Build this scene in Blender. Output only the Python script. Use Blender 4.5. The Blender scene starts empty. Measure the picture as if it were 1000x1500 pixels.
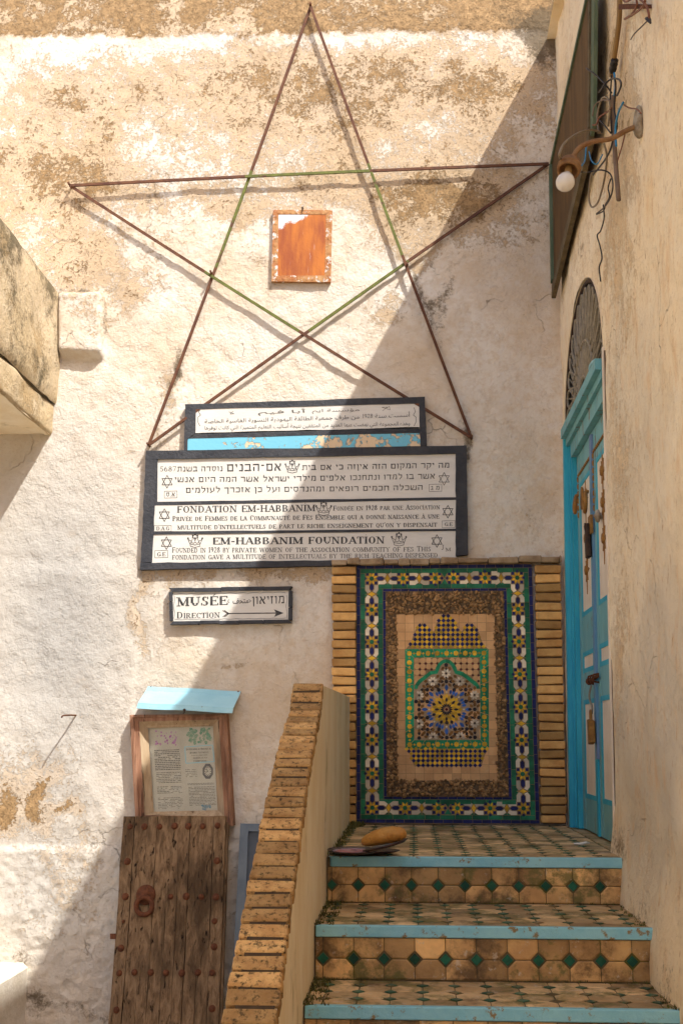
import bpy, math, random
import numpy as np
from mathutils import Vector

S = bpy.context.scene
COL = S.collection
random.seed(7)

# ------------------------------------------------------------------ camera, sky, sun, exposure
F_PX = 1700.0                                   # focal length in photo pixels (photo 1000 x 1500)
PITCH = math.atan(335 / F_PX)
YAW = math.atan(105 / F_PX * math.cos(PITCH))
CAM = np.array([0.0, -6.3, 1.6])
ca, sa, cp, sp = math.cos(YAW), math.sin(YAW), math.cos(PITCH), math.sin(PITCH)
RIGHT = np.array([ca, sa, 0.0]); FWD = np.array([-sa * cp, ca * cp, sp]); UP = np.array([sa * sp, -ca * sp, cp])
cam = bpy.data.cameras.new('camera')
cam.sensor_fit = 'VERTICAL'; cam.sensor_height = 36.0; cam.lens = 36.0 * F_PX / 1500.0
cam.clip_start = 0.05; cam.clip_end = 500.0
cam_ob = bpy.data.objects.new('camera', cam); COL.objects.link(cam_ob)
cam_ob.location = CAM
cam_ob.rotation_euler = Vector(FWD).to_track_quat('-Z', 'Y').to_euler()
S.camera = cam_ob

SUN_TO = Vector((0.535, -0.60, 1.0)).normalized()
w = bpy.data.worlds.new('World'); S.world = w; w.use_nodes = True
nt = w.node_tree; bg = nt.nodes['Background']
sky = nt.nodes.new('ShaderNodeTexSky'); sky.sky_type = 'NISHITA'; sky.sun_disc = False
sky.sun_elevation = math.asin(SUN_TO.z); sky.sun_rotation = math.atan2(SUN_TO.x, SUN_TO.y)
sky.air_density = 0.3; sky.dust_density = 1.7; sky.ozone_density = 0.2
nt.links.new(sky.outputs[0], bg.inputs[0]); bg.inputs[1].default_value = 0.15
sun = bpy.data.lights.new('sun', 'SUN'); sun.energy = 2.25; sun.angle = math.radians(0.5); sun.color = (1.0, 0.985, 0.955)
sun_ob = bpy.data.objects.new('sun', sun); COL.objects.link(sun_ob)
sun_ob.rotation_euler = (-SUN_TO).to_track_quat('-Z', 'Y').to_euler(); sun_ob.location = (3, -4, 9)
S.view_settings.view_transform = 'Standard'; S.view_settings.look = 'None'
S.view_settings.exposure = 1.60; S.view_settings.gamma = 1.0
S.cycles.max_bounces = 10; S.cycles.diffuse_bounces = 7

# ------------------------------------------------------------------ survey helpers: photo point -> point on a real plane
def ray(x, y): return FWD + RIGHT * ((x - 500) / F_PX) + UP * ((750 - y) / F_PX)
def pl(x, y, P, N):
    d = ray(x, y); P = np.array(P, float); N = np.array(N, float)
    return CAM + d * (np.dot(P - CAM, N) / np.dot(d, N))
def at(x, y, Y=0.0): return pl(x, y, (0, Y, 0), (0, 1, 0))
def onX(x, y, X): return pl(x, y, (X, 0, 0), (1, 0, 0))
def onZ(x, y, Z): return pl(x, y, (0, 0, Z), (0, 0, 1))
ZL = 1.17                                        # landing height
XW0, XWK = 0.7928, 0.0208                        # right wall leans out a little with height
def XR(z): return XW0 + XWK * (z - ZL)
def RW(x, y, off=0.0): return pl(x, y, (XW0 + off, 0, ZL), (1, 0, -XWK))
def rp(Y, Z, off=0.0): return (XR(Z) + off, Y, Z)
def lerp(a, b, t): return a + (b - a) * t

# ------------------------------------------------------------------ object helpers
def tag(o, label=None, cat=None, group=None, kind=None):
    if label: o['label'] = label
    if cat: o['category'] = cat
    if group: o['group'] = group
    if kind: o['kind'] = kind
    return o
def thing(name, loc, label, cat, group=None, kind=None):
    o = bpy.data.objects.new(name, None); COL.objects.link(o); o.location = [float(v) for v in loc]
    o.empty_display_size = 0.1
    return tag(o, label, cat, group, kind)
def world_loc(o):
    v = Vector(o.location); p = o.parent
    while p is not None: v = v + Vector(p.location); p = p.parent
    return v

class MB:
    """collects faces in world coordinates; build() makes ONE mesh object"""
    def __init__(s): s.v = []; s.f = []; s.m = []
    def vert(s, p): s.v.append((float(p[0]), float(p[1]), float(p[2]))); return len(s.v) - 1
    def face(s, pts, m=0):
        s.f.append([s.vert(p) for p in pts]); s.m.append(m)
    def add(s, verts, faces, m=0):
        b = len(s.v)
        for p in verts: s.vert(p)
        for f in faces: s.f.append([b + i for i in f]); s.m.append(m)
    def prism(s, front, back, m=0, cap_back=False):
        n = len(front); b = len(s.v)
        for p in front: s.vert(p)
        for p in back: s.vert(p)
        s.f.append([b + i for i in range(n)]); s.m.append(m)
        for i in range(n):
            j = (i + 1) % n
            s.f.append([b + i, b + n + i, b + n + j, b + j]); s.m.append(m)
        if cap_back: s.f.append([b + n + i for i in reversed(range(n))]); s.m.append(m)
    def px(s, pts, yf, yb, m=0, cap_back=False):
        """outline in photo pixels on the plane y = yf, extruded back to y = yb"""
        fr = [at(x, y, yf) for x, y in pts]
        s.prism(fr, [(p[0], yb, p[2]) for p in fr], m, cap_back)
    def flat(s, pts, yf, m=0):
        s.face([at(x, y, yf) for x, y in pts], m)
    def hexa(s, c, m=0):
        """eight corners: bottom loop 0-3, top loop 4-7"""
        s.add(c, [(3, 2, 1, 0), (4, 5, 6, 7), (0, 1, 5, 4), (1, 2, 6, 5), (2, 3, 7, 6), (3, 0, 4, 7)], m)
    def box(s, x0, x1, y0, y1, z0, z1, m=0):
        s.hexa([(x0, y0, z0), (x1, y0, z0), (x1, y1, z0), (x0, y1, z0), (x0, y0, z1), (x1, y0, z1), (x1, y1, z1), (x0, y1, z1)], m)
    def brick(s, c, bev, m=0, jit=0.0):
        """bevelled box from eight corners, slightly worn"""
        c = [np.array(p, float) + np.array([random.uniform(-jit, jit) for _ in range(3)]) for p in c]
        cen = sum(c) / 8
        ex = [c[1] - c[0], c[3] - c[0], c[4] - c[0]]
        L = [max(np.linalg.norm(e), 1e-6) for e in ex]; ex = [e / l for e, l in zip(ex, L)]
        sg = [(-1, -1, -1), (1, -1, -1), (1, 1, -1), (-1, 1, -1), (-1, -1, 1), (1, -1, 1), (1, 1, 1), (-1, 1, 1)]
        V = []
        for i in range(8):
            for k in range(3):
                p = c[i].copy()
                for a in range(3):
                    if a != k: p -= ex[a] * sg[i][a] * bev
                V.append(p)
        idx = lambda i, k: i * 3 + k
        Fq = []
        quads = [(2, [0, 3, 2, 1]), (2, [4, 5, 6, 7]), (1, [0, 1, 5, 4]), (0, [1, 2, 6, 5]), (1, [2, 3, 7, 6]), (0, [3, 0, 4, 7])]
        for k, q in quads: Fq.append([idx(i, k) for i in q])
        edges = [(0, 1), (1, 2), (2, 3), (3, 0), (4, 5), (5, 6), (6, 7), (7, 4), (0, 4), (1, 5), (2, 6), (3, 7)]
        for i, j in edges:
            ks = [k for k in range(3) if sg[i][k] == sg[j][k]]
            Fq.append([idx(i, ks[0]), idx(j, ks[0]), idx(j, ks[1]), idx(i, ks[1])])
        for i in range(8): Fq.append([idx(i, 0), idx(i, 1), idx(i, 2)])
        # orient outward
        out = []
        for fq in Fq:
            P = [V[i] for i in fq]; n = np.cross(P[1] - P[0], P[2] - P[0]); mid = sum(P) / len(P)
            out.append(fq if np.dot(n, mid - cen) > 0 else fq[::-1])
        s.add(V, out, m)
    def tube(s, path, r, n=8, m=0, caps=True):
        P = [np.array(p, float) for p in path]; N = len(P); b = len(s.v)
        rr = r if hasattr(r, '__len__') else [r] * N
        prev = None
        for i in range(N):
            t = P[min(i + 1, N - 1)] - P[max(i - 1, 0)]; t = t / (np.linalg.norm(t) + 1e-9)
            if prev is None:
                a = np.array([0, 0, 1.0]) if abs(t[2]) < .9 else np.array([1.0, 0, 0])
                u = np.cross(t, a)
            else: u = prev - t * np.dot(prev, t)
            u = u / (np.linalg.norm(u) + 1e-9); prev = u; v2 = np.cross(t, u)
            for k in range(n):
                an = 2 * math.pi * k / n
                s.vert(P[i] + (u * math.cos(an) + v2 * math.sin(an)) * rr[i])
        for i in range(N - 1):
            for k in range(n):
                k2 = (k + 1) % n
                s.f.append([b + i * n + k, b + i * n + k2, b + (i + 1) * n + k2, b + (i + 1) * n + k]); s.m.append(m)
        if caps:
            s.f.append([b + k for k in reversed(range(n))]); s.m.append(m)
            s.f.append([b + (N - 1) * n + k for k in range(n)]); s.m.append(m)
    def lathe(s, base, axis, prof, n=16, m=0):
        """profile of (radius, height) about an axis from base"""
        ax = np.array(axis, float); ax = ax / np.linalg.norm(ax)
        a = np.array([0, 0, 1.0]) if abs(ax[2]) < .9 else np.array([1.0, 0, 0])
        u = np.cross(ax, a); u /= np.linalg.norm(u); v2 = np.cross(ax, u); b = len(s.v); base = np.array(base, float)
        for r, h in prof:
            for k in range(n):
                an = 2 * math.pi * k / n
                s.vert(base + ax * h + (u * math.cos(an) + v2 * math.sin(an)) * max(r, 1e-5))
        for i in range(len(prof) - 1):
            for k in range(n):
                k2 = (k + 1) % n
                s.f.append([b + i * n + k, b + i * n + k2, b + (i + 1) * n + k2, b + (i + 1) * n + k]); s.m.append(m)
    def build(s, name, mats, parent=None, smooth=False):
        me = bpy.data.meshes.new(name)
        off = world_loc(parent) if parent is not None else Vector((0, 0, 0))
        if parent is None and s.v:
            a = np.array(s.v); off = Vector((float(a[:, 0].mean()), float(a[:, 1].mean()), float(a[:, 2].min())))
        me.from_pydata([(x - off.x, y - off.y, z - off.z) for x, y, z in s.v], [], s.f)
        if not isinstance(mats, (list, tuple)): mats = [mats]
        for mm in mats: me.materials.append(mm)
        if len(mats) > 1: me.polygons.foreach_set('material_index', s.m)
        if smooth: me.polygons.foreach_set('use_smooth', [True] * len(s.f))
        me.update()
        o = bpy.data.objects.new(name, me); COL.objects.link(o)
        if parent is not None: o.parent = parent
        else: o.location = off
        return o

def curve(pts, n=8):
    """Catmull-Rom through points"""
    P = [np.array(p, float) for p in pts]; P = [2 * P[0] - P[1]] + P + [2 * P[-1] - P[-2]]
    out = []
    for i in range(1, len(P) - 2):
        for k in range(n):
            t = k / n
            out.append(.5 * (2 * P[i] + (P[i + 1] - P[i - 1]) * t + (2 * P[i - 1] - 5 * P[i] + 4 * P[i + 1] - P[i + 2]) * t * t
                             + (3 * P[i] - P[i - 1] - 3 * P[i + 1] + P[i + 2]) * t ** 3))
    out.append(P[-2]); return out

# ------------------------------------------------------------------ materials
class G:
    """small node-graph helper"""
    def __init__(s, name):
        s.mat = bpy.data.materials.new(name); s.mat.use_nodes = True
        s.t = s.mat.node_tree; s.b = s.t.nodes['Principled BSDF']; s.tc = None
    def n(s, typ, **kw):
        nd = s.t.nodes.new(typ)
        for k, v in kw.items(): setattr(nd, k, v)
        return nd
    def put(s, inp, v):
        if isinstance(v, bpy.types.NodeSocket): s.t.links.new(v, inp)
        elif isinstance(v, tuple) and len(v) == 3 and inp.type == 'RGBA': inp.default_value = (*v, 1)
        else: inp.default_value = v
    def co(s, sc=(1, 1, 1)):
        if s.tc is None: s.tc = s.n('ShaderNodeTexCoord')
        mp = s.n('ShaderNodeMapping'); mp.inputs['Scale'].default_value = sc
        s.t.links.new(s.tc.outputs['Object'], mp.inputs[0]); return mp.outputs[0]
    def noise(s, scale, detail=8, rough=.6, sc=(1, 1, 1), dist=0.0, off=None):
        nd = s.n('ShaderNodeTexNoise'); c = s.co(sc)
        if off is not None:
            c.node.inputs['Location'].default_value = off
        s.t.links.new(c, nd.inputs['Vector'])
        nd.inputs['Scale'].default_value = scale; nd.inputs['Detail'].default_value = detail
        nd.inputs['Roughness'].default_value = rough; nd.inputs['Distortion'].default_value = dist
        return nd.outputs[0]
    def vor(s, scale, feature='F1', sc=(1, 1, 1), vec=None):
        nd = s.n('ShaderNodeTexVoronoi', feature=feature)
        s.t.links.new(vec if vec is not None else s.co(sc), nd.inputs['Vector']); nd.inputs['Scale'].default_value = scale
        return nd.outputs['Distance']
    def m(s, op, a, b=0.0, c=0.0):
        nd = s.n('ShaderNodeMath', operation=op)
        s.put(nd.inputs[0], a); s.put(nd.inputs[1], b); s.put(nd.inputs[2], c); return nd.outputs[0]
    def ramp(s, v, a, b, lo=0.0, hi=1.0):
        nd = s.n('ShaderNodeMapRange', interpolation_type='SMOOTHSTEP')
        s.put(nd.inputs[0], v); s.put(nd.inputs[1], a); s.put(nd.inputs[2], b); s.put(nd.inputs[3], lo); s.put(nd.inputs[4], hi)
        return nd.outputs[0]
    def mix(s, f, a, b, blend='MIX'):
        nd = s.n('ShaderNodeMix', data_type='RGBA', blend_type=blend)
        s.put(nd.inputs[0], f); s.put(nd.inputs[6], a); s.put(nd.inputs[7], b); return nd.outputs[2]
    def attr(s, name):
        nd = s.n('ShaderNodeAttribute', attribute_name=name); return nd.outputs['Color']
    def sep(s, c):
        nd = s.n('ShaderNodeSeparateColor'); s.t.links.new(c, nd.inputs[0]); return nd.outputs
    def island(s):
        return s.n('ShaderNodeNewGeometry').outputs['Random Per Island']
    def bump(s, h, dist=.01, strength=1.0):
        nd = s.n('ShaderNodeBump'); nd.inputs['Strength'].default_value = strength; nd.inputs['Distance'].default_value = dist
        s.t.links.new(h, nd.inputs['Height']); s.t.links.new(nd.outputs[0], s.b.inputs['Normal'])
    def done(s, col, rough=.8, metal=0.0, spec=.3):
        s.put(s.b.inputs['Base Color'], col); s.put(s.b.inputs['Roughness'], rough); s.b.inputs['Metallic'].default_value = metal
        s.b.inputs['Specular IOR Level'].default_value = spec
        return s.mat

def simple(name, c1, c2, scale=8, rough=.75, bump=.0015, bscale=60, isl=0.0, spots=None, spot_t=(.62, .68), spot_scale=14, sc=(1, 1, 1), metal=0.0, spec=.3, c3=None):
    g = G(name)
    col = g.mix(g.ramp(g.noise(scale, 8, .65, sc), .32, .68), c1, c2)
    if c3 is not None: col = g.mix(g.ramp(g.noise(scale * .37, 5, .6, sc, off=(3.1, 1.7, .4)), .5, .72), col, c3)
    if isl: 
        k = g.ramp(g.island(), 0, 1, 1 - isl, 1 + isl)
        col = g.mix(1.0, col, g.n('ShaderNodeCombineColor').outputs[0], 'MULTIPLY') if False else g.mix(1.0, col, comb(g, k), 'MULTIPLY')
    if spots is not None:
        col = g.mix(g.ramp(g.noise(spot_scale, 10, .72, sc, off=(7, 2, 5)), *spot_t), col, spots)
    if bump: g.bump(g.noise(bscale, 8, .65, sc), bump * 4, .8)
    return g.done(col, rough, metal, spec)
def comb(g, k):
    nd = g.n('ShaderNodeCombineColor')
    for i in range(3): g.t.links.new(k, nd.inputs[i])
    return nd.outputs[0]

def wall_material(name, white, peach, ochre, dark, streak=False, wear_gain=.85):
    g = G(name)
    R, L, B = g.sep(g.attr('wall_mask'))[0:3]
    nA = g.noise(3.2, 12, .66); nB = g.noise(13, 10, .68, off=(5, 1, 2)); nC = g.noise(55, 6, .6, off=(1, 8, 2))
    nS = g.m('ADD', g.m('MULTIPLY', nA, .32), g.m('ADD', g.m('MULTIPLY', nB, .36), g.m('MULTIPLY', nC, .32)))
    t1 = g.m('ADD', nS, g.m('MULTIPLY', g.m('SUBTRACT', R, .5), wear_gain))
    t1 = g.m('ADD', t1, g.m('MULTIPLY', g.m('SUBTRACT', g.noise(150, 4, .6, off=(3, 9, 2)), .5), .22))
    flake = g.ramp(t1, .60, .635); worn = g.ramp(t1, .465, .525)
    # thin worn limewash: broad tint, two octaves of mottling
    tint = g.ramp(g.noise(2.1, 6, .6, off=(2, 4, 9)), .35, .68)
    tint2 = g.ramp(g.noise(24, 8, .72, off=(4, 4, 1)), .42, .66)
    Bc = g.m('SUBTRACT', 1.0, B)
    base = g.mix(g.m('MULTIPLY', tint, g.m('MULTIPLY', .75, Bc)), white, peach)
    base = g.mix(g.m('MULTIPLY', tint2, g.m('MULTIPLY_ADD', .45, Bc, .08)), base, peach)
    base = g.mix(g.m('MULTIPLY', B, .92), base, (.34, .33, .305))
    base = g.mix(g.ramp(g.noise(5, 9, .7, off=(9, 1, 3)), .58, .75, 0, .35), base, tuple(c * .62 for c in peach))
    base = g.mix(g.m('MULTIPLY', worn, g.m('MULTIPLY_ADD', B, -.6, .85)), base, tuple(.55 * a + .45 * b for a, b in zip(peach, ochre)))
    och = g.mix(g.ramp(g.noise(30, 8, .7, off=(1, 2, 7)), .35, .65), ochre, tuple(c * .62 for c in ochre))
    col = g.mix(flake, base, och)
    if streak:
        st = g.ramp(g.noise(7, 9, .72, (1, 1.5, .62), off=(0, 3, 1)), .50, .68)
        col = g.mix(g.m('MULTIPLY', st, .42), col, (.70, .42, .17))
        st2 = g.ramp(g.noise(30, 6, .7, (1, 1.6, .42), off=(0, 7, 4)), .60, .66)
        col = g.mix(g.m('MULTIPLY', st2, .6), col, (.42, .23, .09))
    # lichen and soot: fine grey specks and clouds
    sp_ = g.noise(70, 8, .75, off=(3, 3, 3)); cl = g.noise(16, 9, .7, off=(6, 6, 6))
    lich = g.ramp(g.m('ADD', g.m('ADD', g.m('MULTIPLY', sp_, .45), g.m('MULTIPLY', cl, .45)), g.m('MULTIPLY', L, .5)), .60, .78)
    col = g.mix(g.m('MULTIPLY', lich, .88), col, dark)
    pit = g.ramp(g.m('ADD', g.noise(120, 5, .65, off=(2, 2, 2)), g.m('MULTIPLY', t1, .25)), .735, .80)
    col = g.mix(g.m('MULTIPLY', pit, .55), col, tuple(c * .5 for c in ochre))
    # hairline cracks
    nd = g.n('ShaderNodeTexNoise'); g.t.links.new(g.co(), nd.inputs['Vector']); nd.inputs['Scale'].default_value = 6; nd.inputs['Detail'].default_value = 6
    va = g.n('ShaderNodeVectorMath', operation='MULTIPLY_ADD'); g.t.links.new(nd.outputs['Color'], va.inputs[0]); va.inputs[1].default_value = (.28, .28, .28); g.t.links.new(g.co(), va.inputs[2])
    vd = g.vor(2.3, 'DISTANCE_TO_EDGE', vec=va.outputs[0])
    crack = g.m('MULTIPLY', g.ramp(vd, .001, .0055, 1, 0), g.ramp(g.noise(1.7, 4, .6, off=(4, 0, 4)), .55, .64))
    col = g.mix(g.m('MULTIPLY', crack, .38), col, (.22, .14, .07))
    lay = g.ramp(g.noise(7, 10, .66, off=(8, 3, 1)), .47, .53)
    h = g.m('ADD', g.m('MULTIPLY', flake, -.45), g.m('MULTIPLY', nC, .55))
    h = g.m('ADD', h, g.m('MULTIPLY', worn, -.30)); h = g.m('ADD', h, g.m('MULTIPLY', lay, .16)); h = g.m('ADD', h, g.m('MULTIPLY', nB, .42))
    h = g.m('ADD', h, g.m('MULTIPLY', crack, -.8)); h = g.m('ADD', h, g.m('MULTIPLY', pit, -.3))
    g.bump(h, .011, 1.0)
    return g.done(col, .92, 0, .15)

M = {}
M['wall'] = wall_material('limewashed_plaster', (.72, .665, .57), (.57, .43, .275), (.39, .25, .12), (.115, .085, .05))
M['side_wall'] = wall_material('cream_plaster', (.95, .84, .62), (.92, .75, .49), (.70, .47, .22), (.15, .10, .05), streak=True, wear_gain=.6)
M['beam'] = wall_material('weathered_beam_plaster', (.56, .45, .30), (.48, .36, .20), (.36, .23, .10), (.10, .08, .045))
M['parapet'] = simple('parapet_plaster', (.86, .76, .58), (.76, .62, .40), 4, .9, .0012, 40, spots=(.34, .27, .10), spot_t=(.56, .76), spot_scale=5, sc=(1, 1, .55))
M['cream_wash'] = simple('cream_limewash', (.88, .72, .46), (.82, .64, .36), 4, .9, .003, 20)
M['bench'] = simple('bench_limewash', (.74, .68, .58), (.62, .54, .42), 6, .9, .002, 40, spots=(.30, .27, .13), spot_t=(.60, .75), spot_scale=4)
M['brick'] = simple('yellow_brick', (.56, .35, .14), (.39, .215, .078), 18, .92, .003, 60, isl=.30, spots=(.055, .036, .016), spot_t=(.49, .66), spot_scale=64)
M['pier_brick'] = simple('pier_brick', (.66, .40, .14), (.48, .25, .08), 9, .9, .0012, 60, isl=.38, spots=(.12, .07, .03), spot_t=(.64, .74), spot_scale=18)
M['dark_joint'] = simple('sooty_joint', (.045, .03, .018), (.075, .05, .028), 20, .95, .002, 60)
M['mortar'] = simple('dark_mortar', (.10, .065, .035), (.17, .115, .065), 20, .95, .002, 60)
M['ledge'] = simple('rough_mortar_ledge', (.42, .31, .19), (.24, .16, .09), 14, .95, .004, 30, spots=(.58, .49, .37), spot_scale=10)
def glaze(name, c, d=.6): return simple(name, c, tuple(x * d for x in c), 22, .48, .0009, 45, isl=.30, spec=.22)
M['g_blue'] = glaze('cobalt_glaze', (.012, .017, .105)); M['g_green'] = glaze('green_glaze', (.018, .165, .075), .55)
M['g_yellow'] = glaze('yellow_glaze', (.80, .47, .03)); M['g_white'] = glaze('ivory_glaze', (.74, .63, .46), .8)
M['g_emerald'] = glaze('emerald_glaze', (.02, .30, .13)); M['g_black'] = glaze('black_glaze', (.025, .02, .022))
M['g_brown'] = glaze('brown_glaze', (.23, .105, .025)); M['g_sky'] = glaze('blue_glaze', (.04, .13, .42)); M['g_red'] = glaze('oxblood_glaze', (.13, .02, .02))
M['terracotta'] = simple('bare_terracotta_tile', (.68, .41, .19), (.56, .31, .13), 8, .75, .001, 60, isl=.14, spots=(.62, .43, .24), spot_t=(.6, .75), spot_scale=12)
M['grout'] = simple('ochre_grout', (.36, .24, .12), (.22, .14, .07), 30, .95, .001, 80)
M['rose_bed'] = simple('rosette_grout', (.40, .30, .19), (.30, .21, .12), 30, .9, .0005, 60)
M['pebble'] = simple('brown_pebble', (.36, .21, .085), (.18, .10, .04), 25, .7, .001, 60, isl=.35, spots=(.42, .29, .15), spot_t=(.66, .72), spot_scale=30)
def tile_mat(name, c1, c2, wetter, moss_t, scuff):
    g = G(name)
    col = g.mix(g.ramp(g.noise(7, 8, .65), .32, .68), c1, c2)
    col = g.mix(g.ramp(g.noise(2.6, 5, .6, off=(3, 1, 0)), .45, .65), col, tuple(c * 1.35 for c in c1))
    col = g.mix(1.0, col, comb(g, g.ramp(g.island(), 0, 1, .62, 1.28)), 'MULTIPLY')
    col = g.mix(g.m('MULTIPLY', g.ramp(g.noise(4.5, 9, .7, off=(7, 2, 5)), *wetter), .85), col, (.075, .042, .016))
    col = g.mix(g.m('MULTIPLY', g.ramp(g.noise(6, 9, .72, off=(1, 6, 2)), *moss_t), .8), col, (.12, .115, .028))
    col = g.mix(g.m('MULTIPLY', g.ramp(g.noise(22, 9, .75, off=(4, 1, 8)), *scuff), .55), col, (.58, .50, .38))
    g.bump(g.m('ADD', g.noise(14, 5, .6), g.m('MULTIPLY', g.noise(70, 6, .6), .4)), .006, .8)
    return g.done(col, .55, 0, .28)
M['step_tile'] = tile_mat('step_tile', (.60, .36, .135), (.43, .235, .085), (.47, .63), (.52, .62), (.58, .64))
M['tread_tile'] = tile_mat('tread_tile', (.53, .37, .19), (.40, .255, .115), (.52, .68), (.47, .61), (.57, .64))
M['step_green'] = glaze('step_green_glaze', (.014, .105, .055), .5)
M['tread_green'] = simple('worn_green_tread_glaze', (.035, .12, .07), (.07, .13, .075), 12, .55, .001, 45, isl=.35, spots=(.24, .17, .08), spot_t=(.50, .60), spot_scale=10)
M['step_grout'] = simple('mossy_grout', (.16, .11, .055), (.085, .07, .028), 18, .95, .002, 50, spots=(.10, .10, .02), spot_t=(.52, .64), spot_scale=7)
M['step_blue'] = simple('chipped_blue_paint', (.21, .50, .585), (.29, .58, .63), 9, .6, .0012, 50, spots=(.25, .18, .08), spot_t=(.57, .63), spot_scale=22)
M['door_blue'] = simple('turquoise_paint', (.022, .32, .47), (.045, .42, .55), 7, .55, .001, 70, sc=(1, 1, .3), spots=(.27, .20, .14), spot_t=(.64, .67), spot_scale=14)
M['door_teal'] = simple('aged_turquoise_paint', (.14, .38, .42), (.20, .45, .48), 7, .55, .001, 60, sc=(1, 1, .35), spots=(.20, .165, .12), spot_t=(.575, .615), spot_scale=18)
M['door_lilac'] = simple('lilac_blue_paint', (.17, .25, .42), (.10, .28, .42), 9, .6, .001, 60, sc=(1, 1, .4))
M['door_cream'] = simple('cream_door_paint', (.80, .72, .60), (.70, .61, .48), 6, .6, .0006, 60)
M['brass'] = simple('brown_gilt_trim', (.34, .175, .04), (.22, .10, .025), 30, .55, .001, 80, metal=.2)
M['dark_iron'] = simple('dark_iron', (.035, .022, .016), (.07, .04, .025), 30, .6, .001, 80, metal=.4)
M['wrought'] = simple('dusty_wrought_iron', (.22, .195, .15), (.34, .30, .22), 30, .8, .001, 70, metal=.15)
M['void'] = simple('dark_glass', (.006, .006, .006), (.010, .009, .008), 5, .35, 0)
M['rust'] = simple('red_brown_rust', (.085, .035, .022), (.15, .065, .03), 20, .75, .001, 90, metal=.2, spots=(.30, .05, .03), spot_t=(.68, .70), spot_scale=12)
M['green_rod'] = simple('worn_green_paint', (.14, .155, .028), (.085, .09, .02), 20, .7, .001, 90, spots=(.10, .05, .025), spot_t=(.58, .62), spot_scale=16)
M['stud'] = simple('rusty_iron', (.17, .06, .025), (.09, .032, .015), 40, .8, .002, 90, metal=.25)
M['plaque'] = None
def wood(name, c1, c2, dark, sc=(14, 14, 1.0), bump=.004):
    g = G(name)
    gr = g.noise(3.2, 12, .7, sc, .6); big = g.noise(2.2, 6, .6, (2.5, 2.5, .7), off=(4, 2, 1))
    col = g.mix(g.ramp(gr, .35, .65), c1, c2); col = g.mix(g.m('MULTIPLY', g.ramp(big, .46, .66), .85), col, tuple(c * .45 for c in c2))
    cr = g.ramp(g.noise(5.0, 10, .72, (sc[0] * .8, sc[1] * .8, sc[2] * .45), .8, off=(2, 8, 3)), .585, .66)
    col = g.mix(cr, col, dark)
    g.bump(g.m('SUBTRACT', g.m('MULTIPLY', gr, .8), cr), bump * 2, 1.0)
    return g.done(col, .88, 0, .15)
M['old_wood'] = wood('weathered_plank', (.26, .168, .092), (.12, .073, .038), (.014, .009, .006), bump=.006)
M['frame_wood'] = wood('stripped_frame_wood', (.40, .225, .14), (.25, .125, .075), (.06, .03, .018), bump=.004)
M['frame_light'] = wood('bare_pale_wood', (.47, .36, .235), (.36, .255, .15), (.10, .055, .03), bump=.0015)
M['paper'] = simple('faded_paper', (.60, .58, .49), (.54, .51, .41), 9, .8, .0003, 60)
M['ink'] = simple('faded_print_ink', (.09, .09, .085), (.14, .135, .125), 30, .8, 0)
M['magenta'] = simple('magenta_print', (.40, .07, .38), (.55, .33, .52), 60, .8, 0)
M['green_print'] = simple('green_print', (.06, .30, .19), (.40, .46, .34), 55, .8, 0)
M['blue_print'] = simple('blue_print', (.08, .25, .36), (.36, .42, .42), 60, .8, 0)
M['tin'] = simple('pale_blue_tin_paint', (.27, .54, .64), (.34, .61, .69), 6, .45, .0006, 30, spots=(.18, .10, .05), spot_t=(.655, .67), spot_scale=24, spec=.4)
M['shutter'] = simple('slate_blue_paint', (.10, .13, .165), (.14, .17, .20), 8, .6, .0008, 60, spots=(.30, .18, .08), spot_t=(.71, .73), spot_scale=18)
M['shutter_dark'] = simple('slate_blue_panel', (.055, .07, .09), (.075, .09, .11), 8, .6, .0008, 60)
M['black_paint'] = simple('black_painted_plaster', (.030, .032, .038), (.048, .050, .056), 9, .7, .0022, 45, spots=(.085, .085, .085), spot_t=(.60, .78), spot_scale=22)
M['marble'] = simple('white_marble', (.66, .64, .58), (.60, .575, .515), 3, .5, .0004, 40, sc=(1.4, 1, 5), spots=(.52, .50, .45), spot_t=(.60, .80), spot_scale=5)
M['letter'] = simple('black_letter_paint', (.016, .016, .018), (.085, .083, .08), 26, .6, 0)
M['letter_worn'] = simple('worn_letter_paint', (.035, .034, .034), (.16, .15, .13), 40, .7, 0)
M['blue_strip'] = simple('flaking_sky_blue_paint', (.16, .46, .60), (.20, .50, .62), 8, .8, .001, 60)
def flaking():
    g = G('flaking_sky_blue')
    n = g.m('ADD', g.m('MULTIPLY', g.noise(9, 10, .65), .6), g.m('MULTIPLY', g.noise(36, 8, .65, off=(3, 3, 3)), .4))
    X = g.n('ShaderNodeSeparateXYZ'); g.t.links.new(g.co(), X.inputs[0])
    n = g.m('ADD', n, g.m('MULTIPLY', X.outputs[0], .085))
    fl = g.ramp(n, .525, .55)
    col = g.mix(fl, (.17, .47, .60), (.68, .52, .34))
    g.bump(g.m('SUBTRACT', g.m('MULTIPLY', g.noise(60, 6), .3), fl), .004, 1)
    return g.done(col, .85, 0, .2)
M['blue_strip'] = flaking()
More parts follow.
